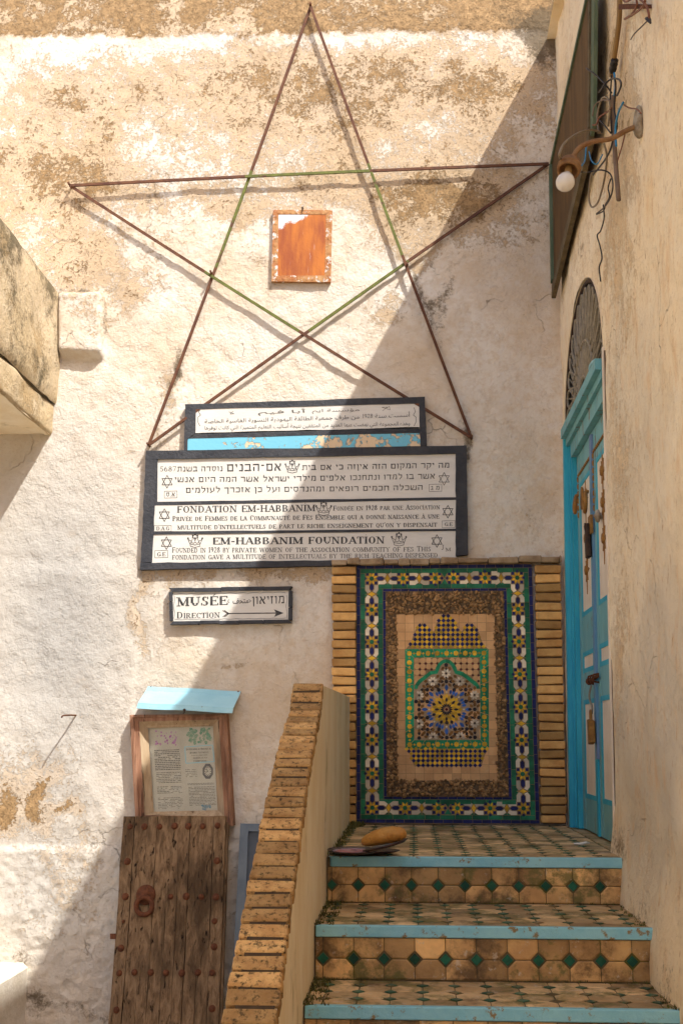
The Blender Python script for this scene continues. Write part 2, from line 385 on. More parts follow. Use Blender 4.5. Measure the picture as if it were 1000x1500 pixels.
def rust_plate():
    g = G('rusted_enamel_plate')
    st = g.noise(4, 8, .6, (2.6, 1, .6)); st2 = g.noise(9, 9, .7, (9, 1, .45), off=(2, 0, 1))
    col = g.mix(g.ramp(st, .36, .62), (.27, .062, .012), (.47, .145, .016))
    col = g.mix(g.ramp(st2, .64, .70), col, (.62, .55, .50))
    X = g.n('ShaderNodeSeparateXYZ'); g.t.links.new(g.co(), X.inputs[0])
    top = g.m('ADD', g.m('MULTIPLY', X.outputs[2], 2.2), g.m('ADD', g.m('MULTIPLY', X.outputs[0], -1.0), g.m('MULTIPLY', g.noise(10, 8, .7, off=(1, 1, 5)), .35)))
    col = g.mix(g.ramp(top, .995, 1.04), col, (.66, .68, .70))
    g.bump(g.noise(60, 6), .002, .6)
    return g.done(col, .5, 0, .35)
M['plaque'] = rust_plate()
M['plaque_rim'] = simple('rusted_embossed_rim', (.33, .105, .025), (.44, .24, .09), 14, .6, .002, 50, spots=(.62, .60, .55), spot_t=(.54, .60), spot_scale=18)
M['screen_green'] = simple('flaking_green_paint', (.075, .115, .065), (.12, .155, .095), 12, .75, .002, 50, sc=(1, 1, .5), spots=(.16, .11, .06), spot_t=(.62, .68), spot_scale=16)
def mesh_screen():
    g = G('rusty_woven_mesh')
    w1 = g.n('ShaderNodeTexWave'); w1.inputs['Scale'].default_value = 26; w1.bands_direction = 'Z'; g.t.links.new(g.co(), w1.inputs[0])
    w2 = g.n('ShaderNodeTexWave'); w2.inputs['Scale'].default_value = 26; w2.bands_direction = 'Y'; g.t.links.new(g.co(), w2.inputs[0])
    wv = g.m('MULTIPLY', w1.outputs['Fac'], w2.outputs['Fac'])
    col = g.mix(g.ramp(g.noise(4, 8, .65, (1, 3, .6)), .35, .65), (.34, .195, .065), (.15, .085, .03))
    col = g.mix(wv, tuple(c * .35 for c in (.18, .10, .04)), col)
    g.bump(wv, .003, .8)
    return g.done(col, .7, .1, .2)
M['screen_mesh'] = mesh_screen()
M['screen_wood'] = simple('weathered_screen_rail', (.15, .115, .06), (.08, .06, .03), 14, .85, .002, 50, spots=(.24, .19, .11), spot_scale=16)
M['conduit'] = simple('ochre_conduit', (.28, .17, .06), (.21, .125, .045), 12, .6, .0005, 60)
M['cable'] = simple('grey_brown_cable', (.22, .155, .105), (.16, .11, .075), 10, .6, .0005, 60)
M['wire'] = simple('black_wire', (.016, .014, .013), (.03, .024, .02), 10, .5, 0)
M['copper'] = simple('brown_wire', (.22, .075, .03), (.15, .05, .02), 10, .5, 0)
M['blue_wire'] = simple('blue_wire', (.02, .19, .38), (.03, .23, .42), 10, .5, 0)
M['grey_wire'] = simple('olive_grey_wire', (.24, .19, .12), (.18, .14, .09), 10, .5, 0)
M['rusty_pipe'] = simple('rusty_pipe', (.20, .095, .04), (.30, .18, .085), 22, .75, .001, 80, metal=.2, spots=(.14, .20, .24), spot_t=(.68, .72), spot_scale=18)
M['plate_block'] = simple('chalky_block', (.46, .42, .34), (.22, .17, .11), 20, .9, .004, 40, spots=(.10, .14, .18), spot_t=(.62, .68), spot_scale=16)
def bulb():
    g = G('opal_bulb_glass'); g.b.inputs['Transmission Weight'].default_value = .25
    return g.done((.82, .80, .76), .22, 0, .5)
M['bulb'] = bulb()
M['crust'] = simple('bread_crust', (.60, .30, .06), (.44, .19, .035), 12, .6, .003, 50, c3=(.70, .44, .15), spots=(.24, .095, .02), spot_t=(.60, .70), spot_scale=18)
M['dish'] = simple('dark_glazed_dish', (.035, .022, .022), (.055, .03, .028), 10, .25, 0, spec=.5)
def dish_pat():
    g = G('red_patterned_glaze')
    v = g.vor(60)
    col = g.mix(g.ramp(v, .2, .6), (.46, .08, .075), (.42, .24, .28)); col = g.mix(g.ramp(g.noise(40, 4), .58, .64), col, (.10, .02, .08))
    return g.done(col, .3, 0, .5)
M['dish_pat'] = dish_pat(); M['dish_rim'] = simple('lilac_glaze_rim', (.40, .30, .38), (.34, .26, .34), 10, .3, 0)
M['moss'] = simple('dry_moss', (.11, .11, .028), (.075, .07, .02), 20, .9, 0, isl=.5)
M['ground'] = simple('dusty_paving', (.34, .255, .165), (.26, .19, .12), 2.5, .95, .004, 20)
M['litter'] = simple('white_scrap', (.75, .74, .70), (.65, .63, .58), 10, .8, 0)

# ------------------------------------------------------------------ ground
mb = MB(); mb.face([(-40, -40, 0), (40, -40, 0), (40, 40, 0), (-40, 40, 0)])
tag(mb.build('ground', M['ground']), kind='structure')

# ------------------------------------------------------------------ smooth value noise for plaster relief
def vnoise(x, y, scale, seed):
    x = x * scale; y = y * scale
    xi = np.floor(x).astype(np.int64); yi = np.floor(y).astype(np.int64); xf = x - xi; yf = y - yi
    def h(a, b):
        n = (a * 374761393 + b * 668265263 + seed * 974634777) & 0xffffffff
        n = ((n ^ (n >> 13)) * 1274126177) & 0xffffffff
        return ((n ^ (n >> 16)) & 0xffff) / 65535.0
    u = xf * xf * (3 - 2 * xf); v = yf * yf * (3 - 2 * yf)
    return (h(xi, yi) * (1 - u) + h(xi + 1, yi) * u) * (1 - v) + (h(xi, yi + 1) * (1 - u) + h(xi + 1, yi + 1) * u) * v - .5
def fbm(x, y, scale, octv, seed, gain=.5):
    o = 0; a = 1.0
    for k in range(octv): o = o + a * vnoise(x, y, scale * 2.03 ** k, seed + k * 17); a *= gain
    return o
def sstep(v, a, b):
    t = np.clip((v - a) / (b - a), 0, 1); return t * t * (3 - 2 * t)
def blobs(PX, PY, lst):
    o = np.zeros_like(PX)
    for x, y, rx, ry, s in lst: o += s * np.exp(-(((PX - x) / rx) ** 2 + ((PY - y) / ry) ** 2))
    return o
def project(X, Y, Z):
    d = np.stack([X - CAM[0], Y - CAM[1], Z - CAM[2]], -1); z = d @ FWD
    z = np.where(z < .3, .3, z)
    return 500 + F_PX * (d @ RIGHT) / z, 750 - F_PX * (d @ UP) / z
def grid_mesh(name, X, Y, Z, mask, mat, parent, keep=None):
    n, m_ = X.shape; off = world_loc(parent)
    me = bpy.data.meshes.new(name)
    co = np.stack([X - off.x, Y - off.y, Z - off.z], -1).reshape(-1, 3)
    I = np.arange(n * m_).reshape(n, m_)
    q = np.stack([I[:-1, :-1], I[:-1, 1:], I[1:, 1:], I[1:, :-1]], -1).reshape(-1, 4)
    if keep is not None: q = q[keep.reshape(-1)]
    me.vertices.add(len(co)); me.vertices.foreach_set('co', co.reshape(-1).astype(np.float32))
    me.loops.add(q.size); me.loops.foreach_set('vertex_index', q.reshape(-1).astype(np.int32))
    me.polygons.add(len(q)); me.polygons.foreach_set('loop_start', (np.arange(len(q)) * 4).astype(np.int32))
    me.polygons.foreach_set('loop_total', np.full(len(q), 4, np.int32))
    me.polygons.foreach_set('use_smooth', np.ones(len(q), bool))
    me.update(calc_edges=True)
    a = me.attributes.new('wall_mask', 'FLOAT_COLOR', 'POINT')
    a.data.foreach_set('color', mask.reshape(-1).astype(np.float32))
    me.materials.append(mat)
    o = bpy.data.objects.new(name, me); COL.objects.link(o); o.parent = parent
    return o

# ------------------------------------------------------------------ back wall
back = thing('plaster_wall', (-.8, .02, 0), 'tall limewashed plaster wall with peeling ochre patches carrying the iron star and the signs', 'wall')
xs = np.concatenate([[-4.5, -3.6, -3.0], np.arange(-2.62, .96, .0115), [1.1, 1.6, 2.6]])
zs = np.concatenate([[0, .05], np.arange(.1, 6.25, .0115), [6.5, 7.0]])
X, Z = np.meshgrid(xs, zs)
PX, PY = project(X, np.zeros_like(X), Z)
jx = fbm(X, Z, 4, 4, 31) * 40; jy = fbm(X, Z, 4, 4, 57) * 40
wear = .38 + fbm(X, Z, 1.1, 3, 5) * .14 + fbm(X, Z, 5, 3, 15) * .10
wear += blobs(PX + jx, PY + jy, [(420, 215, 460, 120, .08), (250, 150, 520, 120, .07), (380, 290, 330, 24, .11), (640, 285, 110, 40, .10), (100, 390, 130, 90, .16), (190, 440, 60, 60, .08),
        (560, 100, 190, 60, .10), (250, 120, 300, 80, .06), (64, 1165, 18, 46, .34), (12, 1180, 18, 26, .32), (108, 1195, 20, 14, .34), (60, 1150, 130, 80, .10), (215, 900, 14, 80, .26), (250, 560, 30, 70, .16),
        (330, 845, 200, 14, .14), (720, 340, 120, 40, .10), (330, 985, 26, 10, .30), (585, 420, 40, 90, .16), (700, 300, 90, 60, .10), (60, 250, 110, 60, .14), (700, 120, 140, 60, .12)])
wear -= blobs(PX, PY, [(690, 560, 150, 160, .20), (420, 490, 180, 80, .12), (400, 930, 150, 60, .18), (90, 850, 110, 200, .30), (480, 60, 500, 16, .10), (640, 200, 60, 40, .06), (330, 1100, 200, 120, .2)])
edge = PY - (56 - PX * .016) + vnoise(X, Z, 9, 3) * 9 + vnoise(X, Z, 31, 4) * 7 + vnoise(X, Z, 70, 6) * 4
band = 1 - sstep(edge, -1.5, 1.5)
wear = wear * (1 - band) + band * (.70 + fbm(X, Z, 5, 4, 19) * .20)
lich = blobs(PX + jx, PY + jy, [(590, 110, 130, 36, .30), (660, 255, 120, 34, .26), (800, 40, 40, 50, .7), (20, 80, 90, 60, .16), (0, 280, 70, 120, .24),  (70, 1165, 90, 50, .22),
        (250, 560, 18, 60, .46), (655, 450, 16, 60, .5), (680, 640, 16, 60, .4), (215, 850, 8, 60, .3), (430, 280, 200, 20, .12), (45, 1415, 20, 30, .5), (60, 1480, 40, 30, .5), (150, 1490, 80, 20, .4), (380, 30, 420, 30, .16), (760, 30, 90, 40, .3)])
lich += blobs(PX, PY, [(606, 405, 7, 20, .5), (616, 432, 8, 26, .5), (630, 468, 8, 30, .42), (644, 510, 7, 36, .3), (683, 660, 8, 26, .4), (232, 610, 7, 40, .3), (262, 530, 8, 36, .32), (122, 427, 34, 6, .62), (155, 472, 3.5, 44, .55), (88, 500, 4, 70, .5), (120, 526, 30, 3, .3)])
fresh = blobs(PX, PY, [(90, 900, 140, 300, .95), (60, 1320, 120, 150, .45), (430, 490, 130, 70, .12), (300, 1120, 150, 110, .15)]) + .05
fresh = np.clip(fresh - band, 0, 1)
relief = fbm(X, Z, 1.6, 3, 11) * .007 + fbm(X, Z, 7, 4, 23) * .0075 + fbm(X, Z, 28, 3, 41) * .0030
flat_zone = np.zeros_like(X)
for x0, y0, x1, y1 in ((200, 575, 700, 840), (240, 855, 435, 925), (480, 810, 850, 1215), (395, 300, 490, 418)):
    flat_zone = np.maximum(flat_zone, sstep(PX, x0 - 15, x0 + 8) * (1 - sstep(PX, x1 - 8, x1 + 15)) * sstep(PY, y0 - 15, y0 + 8) * (1 - sstep(PY, y1 - 8, y1 + 15)))
relief = relief * (1 - .75 * flat_zone)
out = -band * .006
w1 = vnoise(X, Z, 5, 9) * 7
blk = sstep(PX, 84, 92) * (1 - sstep(PX, 149, 155)) * sstep(PY + w1 - 12 * np.exp(-((PX - 120) / 25) ** 2) * 0, 424, 436) * (1 - sstep(PY + w1, 514, 530))
out = out - blk * .065
out = out - .014 * (1 - sstep(PX + vnoise(X, Z, 6, 8) * 16, 196, 206)) * sstep(PY, 815, 845)
rough = (1 - sstep(PX, 345, 360)) * sstep(PY + vnoise(X, Z, 10, 2) * 10, 1236, 1246)
out = out - rough * (.026 + fbm(X, Z, 11, 3, 77, .6) * .008 + fbm(X, Z, 38, 2, 78, .65) * .010)
rl = (1 - sstep(PX, 160, 230)) * sstep(PY, 700, 900)
out = out - rl * fbm(X, Z, 5, 4, 91, .55) * .011
Yw = out + relief
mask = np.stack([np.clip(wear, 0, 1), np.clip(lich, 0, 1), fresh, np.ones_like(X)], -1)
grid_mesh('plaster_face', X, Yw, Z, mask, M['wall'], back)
mb = MB(); mb.box(-4.5, 2.6, .06, .45, 0, 7.0); mb.build('wall_core', M['parapet'], back)

# ------------------------------------------------------------------ right wall with arched doorway
YF, YN, YC, HW = -.16, -1.46, -.81, .65
ZS, RISE = 3.20, .60
ZT = 5.74
side = thing('rendered_side_wall', (1.2, -3, 0), 'cream rendered side wall streaked with ochre, holding the arched turquoise doorway', 'wall')
def arch_z(y):
    t = np.clip((y - YC) / HW, -1, 1); return ZS + RISE * np.sqrt(np.clip(1 - t * t, 0, 1))
def side_grid(name, ys, zfun, nz):
    ys = np.array(ys); T = np.linspace(0, 1, nz)
    Y2, T2 = np.meshgrid(ys, T); z0 = zfun(Y2); Z2 = z0 + (ZT - z0) * T2
    X2 = XR(Z2)
    amp = np.ones_like(Y2) * np.clip(np.minimum(np.minimum(abs(Y2 - YF), abs(Y2 - YN)) / .08, 1), 0, 1)
    rel = fbm(Y2, Z2, 1.4, 3, 61) * .018 + fbm(Y2, Z2, 6, 4, 62, .6) * .007
    X2 = X2 + rel * amp
    # the render thickens into a rough plinth at the foot of the steps
    X2 = X2 - .03 * (1 - sstep(Z2 - (1.25 + .20 * (Y2 + 1.7)), -.25, .12)) * (Y2 < YN)
    px, py = project(X2, Y2, Z2)
    we = .345 + fbm(Y2, Z2, 1.1, 3, 71) * .24 + fbm(Y2, Z2, 4, 3, 72) * .12 + blobs(px, py, [(905, 180, 22, 160, .28), (830, 60, 16, 200, .12), (925, 640, 60, 100, .1), (905, 1000, 10, 120, .14), (950, 800, 60, 300, -.06), (960, 1250, 50, 160, -.1)])
    li = blobs(px, py, [(905, 1240, 18, 40, .5), (935, 1330, 26, 50, .4), (975, 1440, 26, 60, .4), (905, 160, 8, 50, .3), (812, 60, 4, 50, .5)])
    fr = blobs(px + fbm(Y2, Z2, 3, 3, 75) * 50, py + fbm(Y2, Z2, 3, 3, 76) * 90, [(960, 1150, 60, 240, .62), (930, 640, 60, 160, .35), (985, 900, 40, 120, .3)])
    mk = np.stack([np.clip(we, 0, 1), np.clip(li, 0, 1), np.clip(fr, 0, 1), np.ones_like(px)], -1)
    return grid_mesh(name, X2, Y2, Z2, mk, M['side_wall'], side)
side_grid('plaster_face', np.linspace(YF, .10, 14), lambda y: np.zeros_like(y), 240)
side_grid('plaster_face', YC + HW * -np.cos(np.linspace(0, math.pi, 60)), arch_z, 110)
side_grid('plaster_face', np.concatenate([np.arange(-3.6, YN, .022), [YN]])if False else np.concatenate([[-9, -7, -5.5, -4.6, -4.1], np.arange(-3.7, YN - .005, .022), [YN]]), lambda y: np.zeros_like(y), 240)
# reveals of the opening, and the mass of the building behind
mb = MB(); D = .16
arcY = [YC + HW * math.cos(math.pi * k / 40) for k in range(41)]
prof = [(YF, 0.0), (YF, ZS)] + [(y, float(arch_z(np.array(y)))) for y in arcY[1:-1]] + [(YN, ZS), (YN, 0.0)]
for (y0, z0), (y1, z1) in zip(prof[:-1], prof[1:]):
    mb.face([rp(y0, z0, -.0005), rp(y1, z1, -.0005), rp(y1, z1, D), rp(y0, z0, D)])
mb.build('door_reveal', M['parapet'], side)
mb = MB()
mb.box(1.06, 5, -9, .03, 0, ZT - .02)
mb.hexa([(.84, -9, 5.70), (1.06, -9, 5.70), (1.06, .03, 5.70), (.84, .03, 5.70), (XR(ZT), -9, ZT), (1.06, -9, ZT), (1.06, .03, ZT), (XR(ZT), .03, ZT)])
mb.build('wall_core', M['parapet'], side)
mb = MB(); rnd = random.Random(21); y = .02
while y > -3.4:
    l_ = rnd.uniform(.06, .22); h_ = rnd.uniform(.008, .045); x_ = XR(ZT) + rnd.uniform(-.006, .006)
    mb.brick([(x_, y - l_, ZT - .03), (x_ + .2, y - l_, ZT - .03), (x_ + .2, y, ZT - .03), (x_, y, ZT - .03), (x_, y - l_, ZT + h_), (x_ + .2, y - l_, ZT + h_), (x_ + .2, y, ZT + h_ * rnd.uniform(.5, 1.2)), (x_, y, ZT + h_ * rnd.uniform(.5, 1.2))], .006, jit=.006)
    y -= l_
mb.build('ragged_top_course', M['ledge'], side)

# ------------------------------------------------------------------ overhanging beam at upper left
beam = thing('overhead_beam', (-2.6, -1.5, 3.3), 'massive mouldy plaster beam running out of the wall at upper left', 'beam')
def beam_block(name, Xf, zt, zb, depth, seed, lic):
    ys = np.linspace(-4.6, .05, 150); ts = np.linspace(0, 1, 60)
    Yb, T = np.meshgrid(ys, ts); Zb = zt + (zb - zt) * T
    round_ = .05 * (np.exp(-T / .06) + .6 * np.exp(-(1 - T) / .05))
    Xb = Xf - round_ * .6 + fbm(Yb, Zb, 3, 4, seed) * .025
    mk = np.stack([np.full_like(Yb, .42) + fbm(Yb, Zb, 3, 3, seed + 1) * .3, np.clip(lic + fbm(Yb, Zb, 5, 3, seed + 2) * .5 + .3 * np.exp(-T / .2), 0, 1), np.zeros_like(Yb), np.ones_like(Yb)], -1)
    grid_mesh(name, Xb, Yb, Zb, mk, M['beam'], beam)
zt, zm, zb = float(at(88, 428)[2]), float(at(82, 592)[2]), float(at(76, 638)[2])
beam_block('mouldy_fascia', -2.01, zt, zm, .3, 101, .28)
beam_block('lower_moulding', -2.035, zm + .01, zb, .3, 131, .05)
mb = MB(); mb.box(-3.3, -2.075, -4.6, .04, zb + .012, zt - .012)
mb.box(-2.075, -2.045, -4.6, .04, zb + .004, zb + .03)
mb.build('beam_core', M['parapet'], beam)
mb = MB(); mb.box(-2.55, -2.40, -4.6, .02, zb - .015, zb + .010); mb.build('soffit_board', M['beam_soffit'] if 'beam_soffit' in M else M['frame_light'], beam)

# ------------------------------------------------------------------ wall added out of frame at left to bounce sunlight onto the right wall
mb = MB(); mb.box(-4.3, -3.7, -12, -3.7, 0, 6.0)
tag(mb.build('bounce_wall', M['cream_wash']), 'plain limewashed bounce wall added unseen beyond the left edge', 'wall')

# ------------------------------------------------------------------ bench at lower left
P = at(45, 1408)
bench = MB()
bx = P[0]; bz = P[2]
bench.brick([(-3.6, -2.4, 0), (bx, -2.4, 0), (bx, .0, 0), (-3.6, .0, 0), (-3.6, -2.4, bz - .01), (bx, -2.4, bz - .01), (bx, .0, bz), (-3.6, .0, bz)], .025)
tag(bench.build('masonry_bench', M['bench']), 'low limewashed masonry bench in the bottom left corner', 'bench')

# ------------------------------------------------------------------ staircase
XL = -.335
stairs = thing('tiled_staircase', (.25, -1.9, 0), 'tiled steps with turquoise painted edges climbing to the blue door', 'stairs')
PITCH_T = .1005
noses = [(-1.72, 1.168), (-2.275, 1.001), (-2.66, .832), (-3.08, .665), (-3.50, .50), (-3.92, .335), (-4.34, .17)]
XRs = XW0 - .004
def octa(cx, cy, h, c, sx=1.0, sy=1.0, clip=None):
    p = [(-h, -h + c), (-h + c, -h), (h - c, -h), (h, -h + c), (h, h - c), (h - c, h), (-h + c, h), (-h, h - c)]
    return [(cx + x * sx, cy + y * sy) for x, y in p]
def clip_poly(p, x0, x1, y0, y1):
    for ax, val, sgn in ((0, x0, 1), (0, x1, -1), (1, y0, 1), (1, y1, -1)):
        q = []
        for i in range(len(p)):
            a, b = p[i], p[(i + 1) % len(p)]; da = sgn * (a[ax] - val); db = sgn * (b[ax] - val)
            if da >= 0: q.append(a)
            if (da >= 0) != (db >= 0):
                t = da / (da - db); q.append((a[0] + (b[0] - a[0]) * t, a[1] + (b[1] - a[1]) * t))
        p = q
        if len(p) < 3: return []
    return p
def tile_field(mb, f, x0, x1, y0, y1, xo, yo, rows, h0=.003, seed=0):
    """octagons and small lozenges clipped to a rectangle; f maps (u, v, lift) to space"""
    rnd = random.Random(seed)
    nx = int((x1 - x0) / PITCH_T) + 3; ny = rows
    for j in range(-1, ny + 1):
        for i in range(-1, nx):
            cx, cy = xo + i * PITCH_T, yo + j * PITCH_T
            p = clip_poly(octa(cx, cy, PITCH_T / 2 - .0014, .025), x0, x1, y0, y1)
            if len(p) > 2:
                l = h0 + rnd.uniform(-.0012, .0012); tx, ty = rnd.uniform(-.012, .012), rnd.uniform(-.012, .012)
                mx, my = sum(q[0] for q in p) / len(p), sum(q[1] for q in p) / len(p)
                ins = [(lerp(mx, u, .86), lerp(my, v, .86)) for u, v in p]; hh = lambda u, v: l + (u - cx) * tx + (v - cy) * ty
                b0 = len(mb.v); n_ = len(p)
                for u, v in ins: mb.vert(f(u, v, hh(u, v)))
                for u, v in p: mb.vert(f(u, v, hh(u, v) - .0022))
                for u, v in p: mb.vert(f(u, v, -.002))
                mb.f.append([b0 + q for q in range(n_)]); mb.m.append(0)
                for q in range(n_):
                    q2 = (q + 1) % n_
                    for o_ in (0, n_): mb.f.append([b0 + o_ + q, b0 + o_ + n_ + q, b0 + o_ + n_ + q2, b0 + o_ + q2]); mb.m.append(0)
            gx, gy = cx + PITCH_T / 2, cy + PITCH_T / 2
            if rnd.random() < .95:
                d = .0185
                p = clip_poly([(gx, gy - d), (gx + d, gy), (gx, gy + d), (gx - d, gy)], x0, x1, y0, y1)
                if len(p) > 2: mb.prism([f(u, v, h0 + .0006) for u, v in p], [f(u, v, -.002) for u, v in p], 1)
prevY = -.01
for k, (ny_, nz_) in enumerate(noses):
    y0 = ny_; y1 = -.012 if k == 0 else noses[k - 1][0] - .003
    core = MB(); core.box(XL + .002, XRs, y0 + .006, y1 if k == 0 else y1 + .02, 0.0 if k else 0.0, nz_ - .004)
    st = core.build('step_body', M['step_grout'], stairs)
    mb = MB()
    tile_field(mb, lambda u, v, l, z=nz_: (u, v, z - .004 + l), XL + .006, XRs - .004, y0 + .022, y1 - .004, XL - .02 + .012 * k, y0 + .06, int((y1 - y0) / PITCH_T) + 2, .003, 10 + k)
    mb.build('tread', [M['tread_tile'], M['tread_green']], st)
    zb_ = noses[k + 1][1] if k + 1 < len(noses) else 0.0
    mb = MB()
    mid = (nz_ - .04 + zb_) / 2
    tile_field(mb, lambda u, v, l, y=y0: (u, y + .006 - l, v), XL + .006, XRs - .004, zb_ + .001, nz_ - .040, XL + .01 * (k % 3) - .03, mid - PITCH_T / 2, 2, .004, 40 + k)
    mb.build('riser', [M['step_tile'], M['step_green']], st)
    mb = MB()
    mb.brick([(XL + .02 if k == 0 else XL + .006, y0 - .006, nz_ - .037), (XRs - (.012 if k < 2 else .02), y0 - .006, nz_ - .037), (XRs - .012, y0 + .020, nz_ - .037), (XL + .006, y0 + .020, nz_ - .037),
              (XL + .02 if k == 0 else XL + .006, y0 - .006, nz_), (XRs - (.012 if k < 2 else .02), y0 - .006, nz_), (XRs - .012, y0 + .020, nz_), (XL + .006, y0 + .020, nz_)], .003)
    mb.build('nosing', M['step_blue'], st)

# ------------------------------------------------------------------ stair parapet with brick coping
par = thing('stair_parapet', (-.4, -2, 0), 'sloping plastered stair parapet capped with weathered yellow bricks on edge', 'parapet')
edge_px = [(471, 1003), (466, 1038), (457, 1088), (451, 1136), (446, 1164), (440, 1200), (434, 1246), (429, 1292), (420, 1358), (411, 1432), (401.5, 1496)]
prof_p = [onX(x, y, XL) for x, y in edge_px]
sl = [(p[1], p[2]) for p in prof_p]
# smooth the surveyed slope: straight below the rounded shoulder
a0, a1 = sl[2], sl[-1]
sl2 = [(-1.985, 1.812), (-2.01, 1.790), (-2.07, 1.73)]
yA, zA = sl2[-1]; yB, zB = sl[-1]
fit = np.polyfit([a for a, b in sl[2:]], [b for a, b in sl[2:]], 2)
for k in range(1, 15):
    yy = lerp(-2.07, sl[-1][0], k / 14); sl2.append((yy, lerp(1.73 + (yy + 2.07) * .55, float(np.polyval(fit, yy)), min(k / 4, 1))))
dy, dz = (sl2[-1][0] - sl2[-4][0]) / 2, (sl2[-1][1] - sl2[-4][1]) / 2
for k in range(1, 7):
    q = (sl2[-1][0] + dy, sl2[-1][1] + dz)
    if q[1] < .12: break
    sl2.append(q)
PT = .106
def along(path, s):
    for (ya, za), (yb, zb2) in zip(path[:-1], path[1:]):
        l = math.hypot(yb - ya, zb2 - za)
        if s <= l: t = s / l; return (lerp(ya, yb, t), lerp(za, zb2, t), (yb - ya) / l, (zb2 - za) / l)
        s -= l
    return None
total = sum(math.hypot(b[0] - a[0], b[1] - a[1]) for a, b in zip(sl2[:-1], sl2[1:]))
bw, gap = .0465, .0090; s0 = 0.0; mb = MB(); mo = MB(); cnt = 0
while s0 + bw < total:
    A = along(sl2, s0 + .001); B = along(sl2, s0 + bw)
    ty, tz = B[0] - A[0], B[1] - A[1]; L_ = math.hypot(ty, tz); ty, tz = ty / L_, tz / L_
    nY, nZ = tz, -ty
    if nZ < 0: nY, nZ = -nY, -nZ
    pt = lerp(.104, .128, min(s0 / 1.5, 1)); h = .05; lift = random.uniform(-.0015, .0015); xo = random.uniform(-.003, .003); dl = random.uniform(-.0015, .0015)
    c = []
    for zz in (-h, lift):
        for (q, xx) in ((A, XL - pt + xo + dl), (A, XL + .004 + dl), (B, XL + .004 + dl), (B, XL - pt + xo + dl)):
            c.append((xx, q[0] + nY * zz, q[1] + nZ * zz))
    # order: bottom loop must run x then along
    mb.brick(c, .0042, jit=.0022)
    s0 += bw + gap + random.uniform(-.001, .0015); cnt += 1
cop = mb.build('brick_coping', M['brick'], par)
mo = MB(); dn = [(y - .0075, z - .0115) for y, z in sl2]
for (ya_, za_), (yb_, zb3) in zip(dn[:-1], dn[1:]): mo.face([(XL - .100, ya_, za_), (XL - .004, ya_, za_), (XL - .004, yb_, zb3), (XL - .100, yb_, zb3)])
mo.build('coping_mortar', M['dark_joint'], par)
mb = MB()
ZTOP = 1.815
body = [(-.02, ZTOP + .012), (-.5, ZTOP + .008), (-1.2, ZTOP - .002), (-1.96, ZTOP - .012)] + [(y - .006, z - .022) for y, z in sl2[1:]]
last = body[-1]
body += [(last[0], 0.0), (-.02, 0.0)]
n = len(body)
fr = [(XL, y, z) for y, z in body]; bk = [(XL - PT + .006, y, z) for y, z in body]
mb.prism(fr, bk, 0, True)
mb.build('plaster_body', M['parapet'], par)

# ------------------------------------------------------------------ moss and weeds where walls meet the landing
mb = MB(); rnd = random.Random(4)
def tuft(x, y, z, n, s):
    for _ in range(n):
        a = rnd.uniform(0, 6.28); r = rnd.uniform(0, s); px_, py_ = x + math.cos(a) * r, y + math.sin(a) * r
        h = rnd.uniform(.3, 1) * s; b = rnd.uniform(0, 6.28); wd = s * .16
        mb.face([(px_ - math.cos(b) * wd, py_ - math.sin(b) * wd, z), (px_ + math.cos(b) * wd, py_ + math.sin(b) * wd, z), (px_ + rnd.uniform(-.5, .5) * s, py_ + rnd.uniform(-.5, .5) * s, z + h)])
for k in range(60):
    t = rnd.random(); tuft(XL + .010 + rnd.random() * .02, lerp(-.05, -1.7, t), ZL, 6, .014 + .012 * rnd.random())
for k in range(26): tuft(XL + .012 + rnd.random() * .05, lerp(-.02, -.25, rnd.random()), ZL, 9, .03)
for k in range(1, 4):
    for _ in range(60): tuft(XL + .008 + rnd.random() ** 2 * .06, rnd.uniform(noses[k][0], noses[k - 1][0]), noses[k][1], 6, .015)
    for _ in range(50): tuft(rnd.choice((rnd.uniform(XL, XRs), XL + rnd.random() ** 2 * .3, XRs - rnd.random() ** 2 * .3)), noses[k - 1][0] - rnd.random() * .02, noses[k][1], 5, .010)
    for _ in range(22): tuft(XRs - .02 - rnd.random() ** 2 * .04, rnd.uniform(noses[k][0], noses[k - 1][0]), noses[k][1], 6, .013)
tag(mb.build('moss', M['moss']), 'dry olive moss in the corners of the steps', 'moss', kind='stuff')

# ------------------------------------------------------------------ lettering
def font_mesh(txt, bold=0.0):
    c = bpy.data.curves.new('lettering', 'FONT'); c.body = txt; c.offset = bold; c.resolution_u = 3
    o = bpy.data.objects.new('lettering', c); COL.objects.link(o)
    dg = bpy.context.evaluated_depsgraph_get(); me = bpy.data.meshes.new_from_object(o.evaluated_get(dg))
    V = [(v.co.x, v.co.y) for v in me.vertices]; Fc = [list(p.vertices) for p in me.polygons]
    bpy.data.objects.remove(o); bpy.data.curves.remove(c); bpy.data.meshes.remove(me)
    return V, Fc
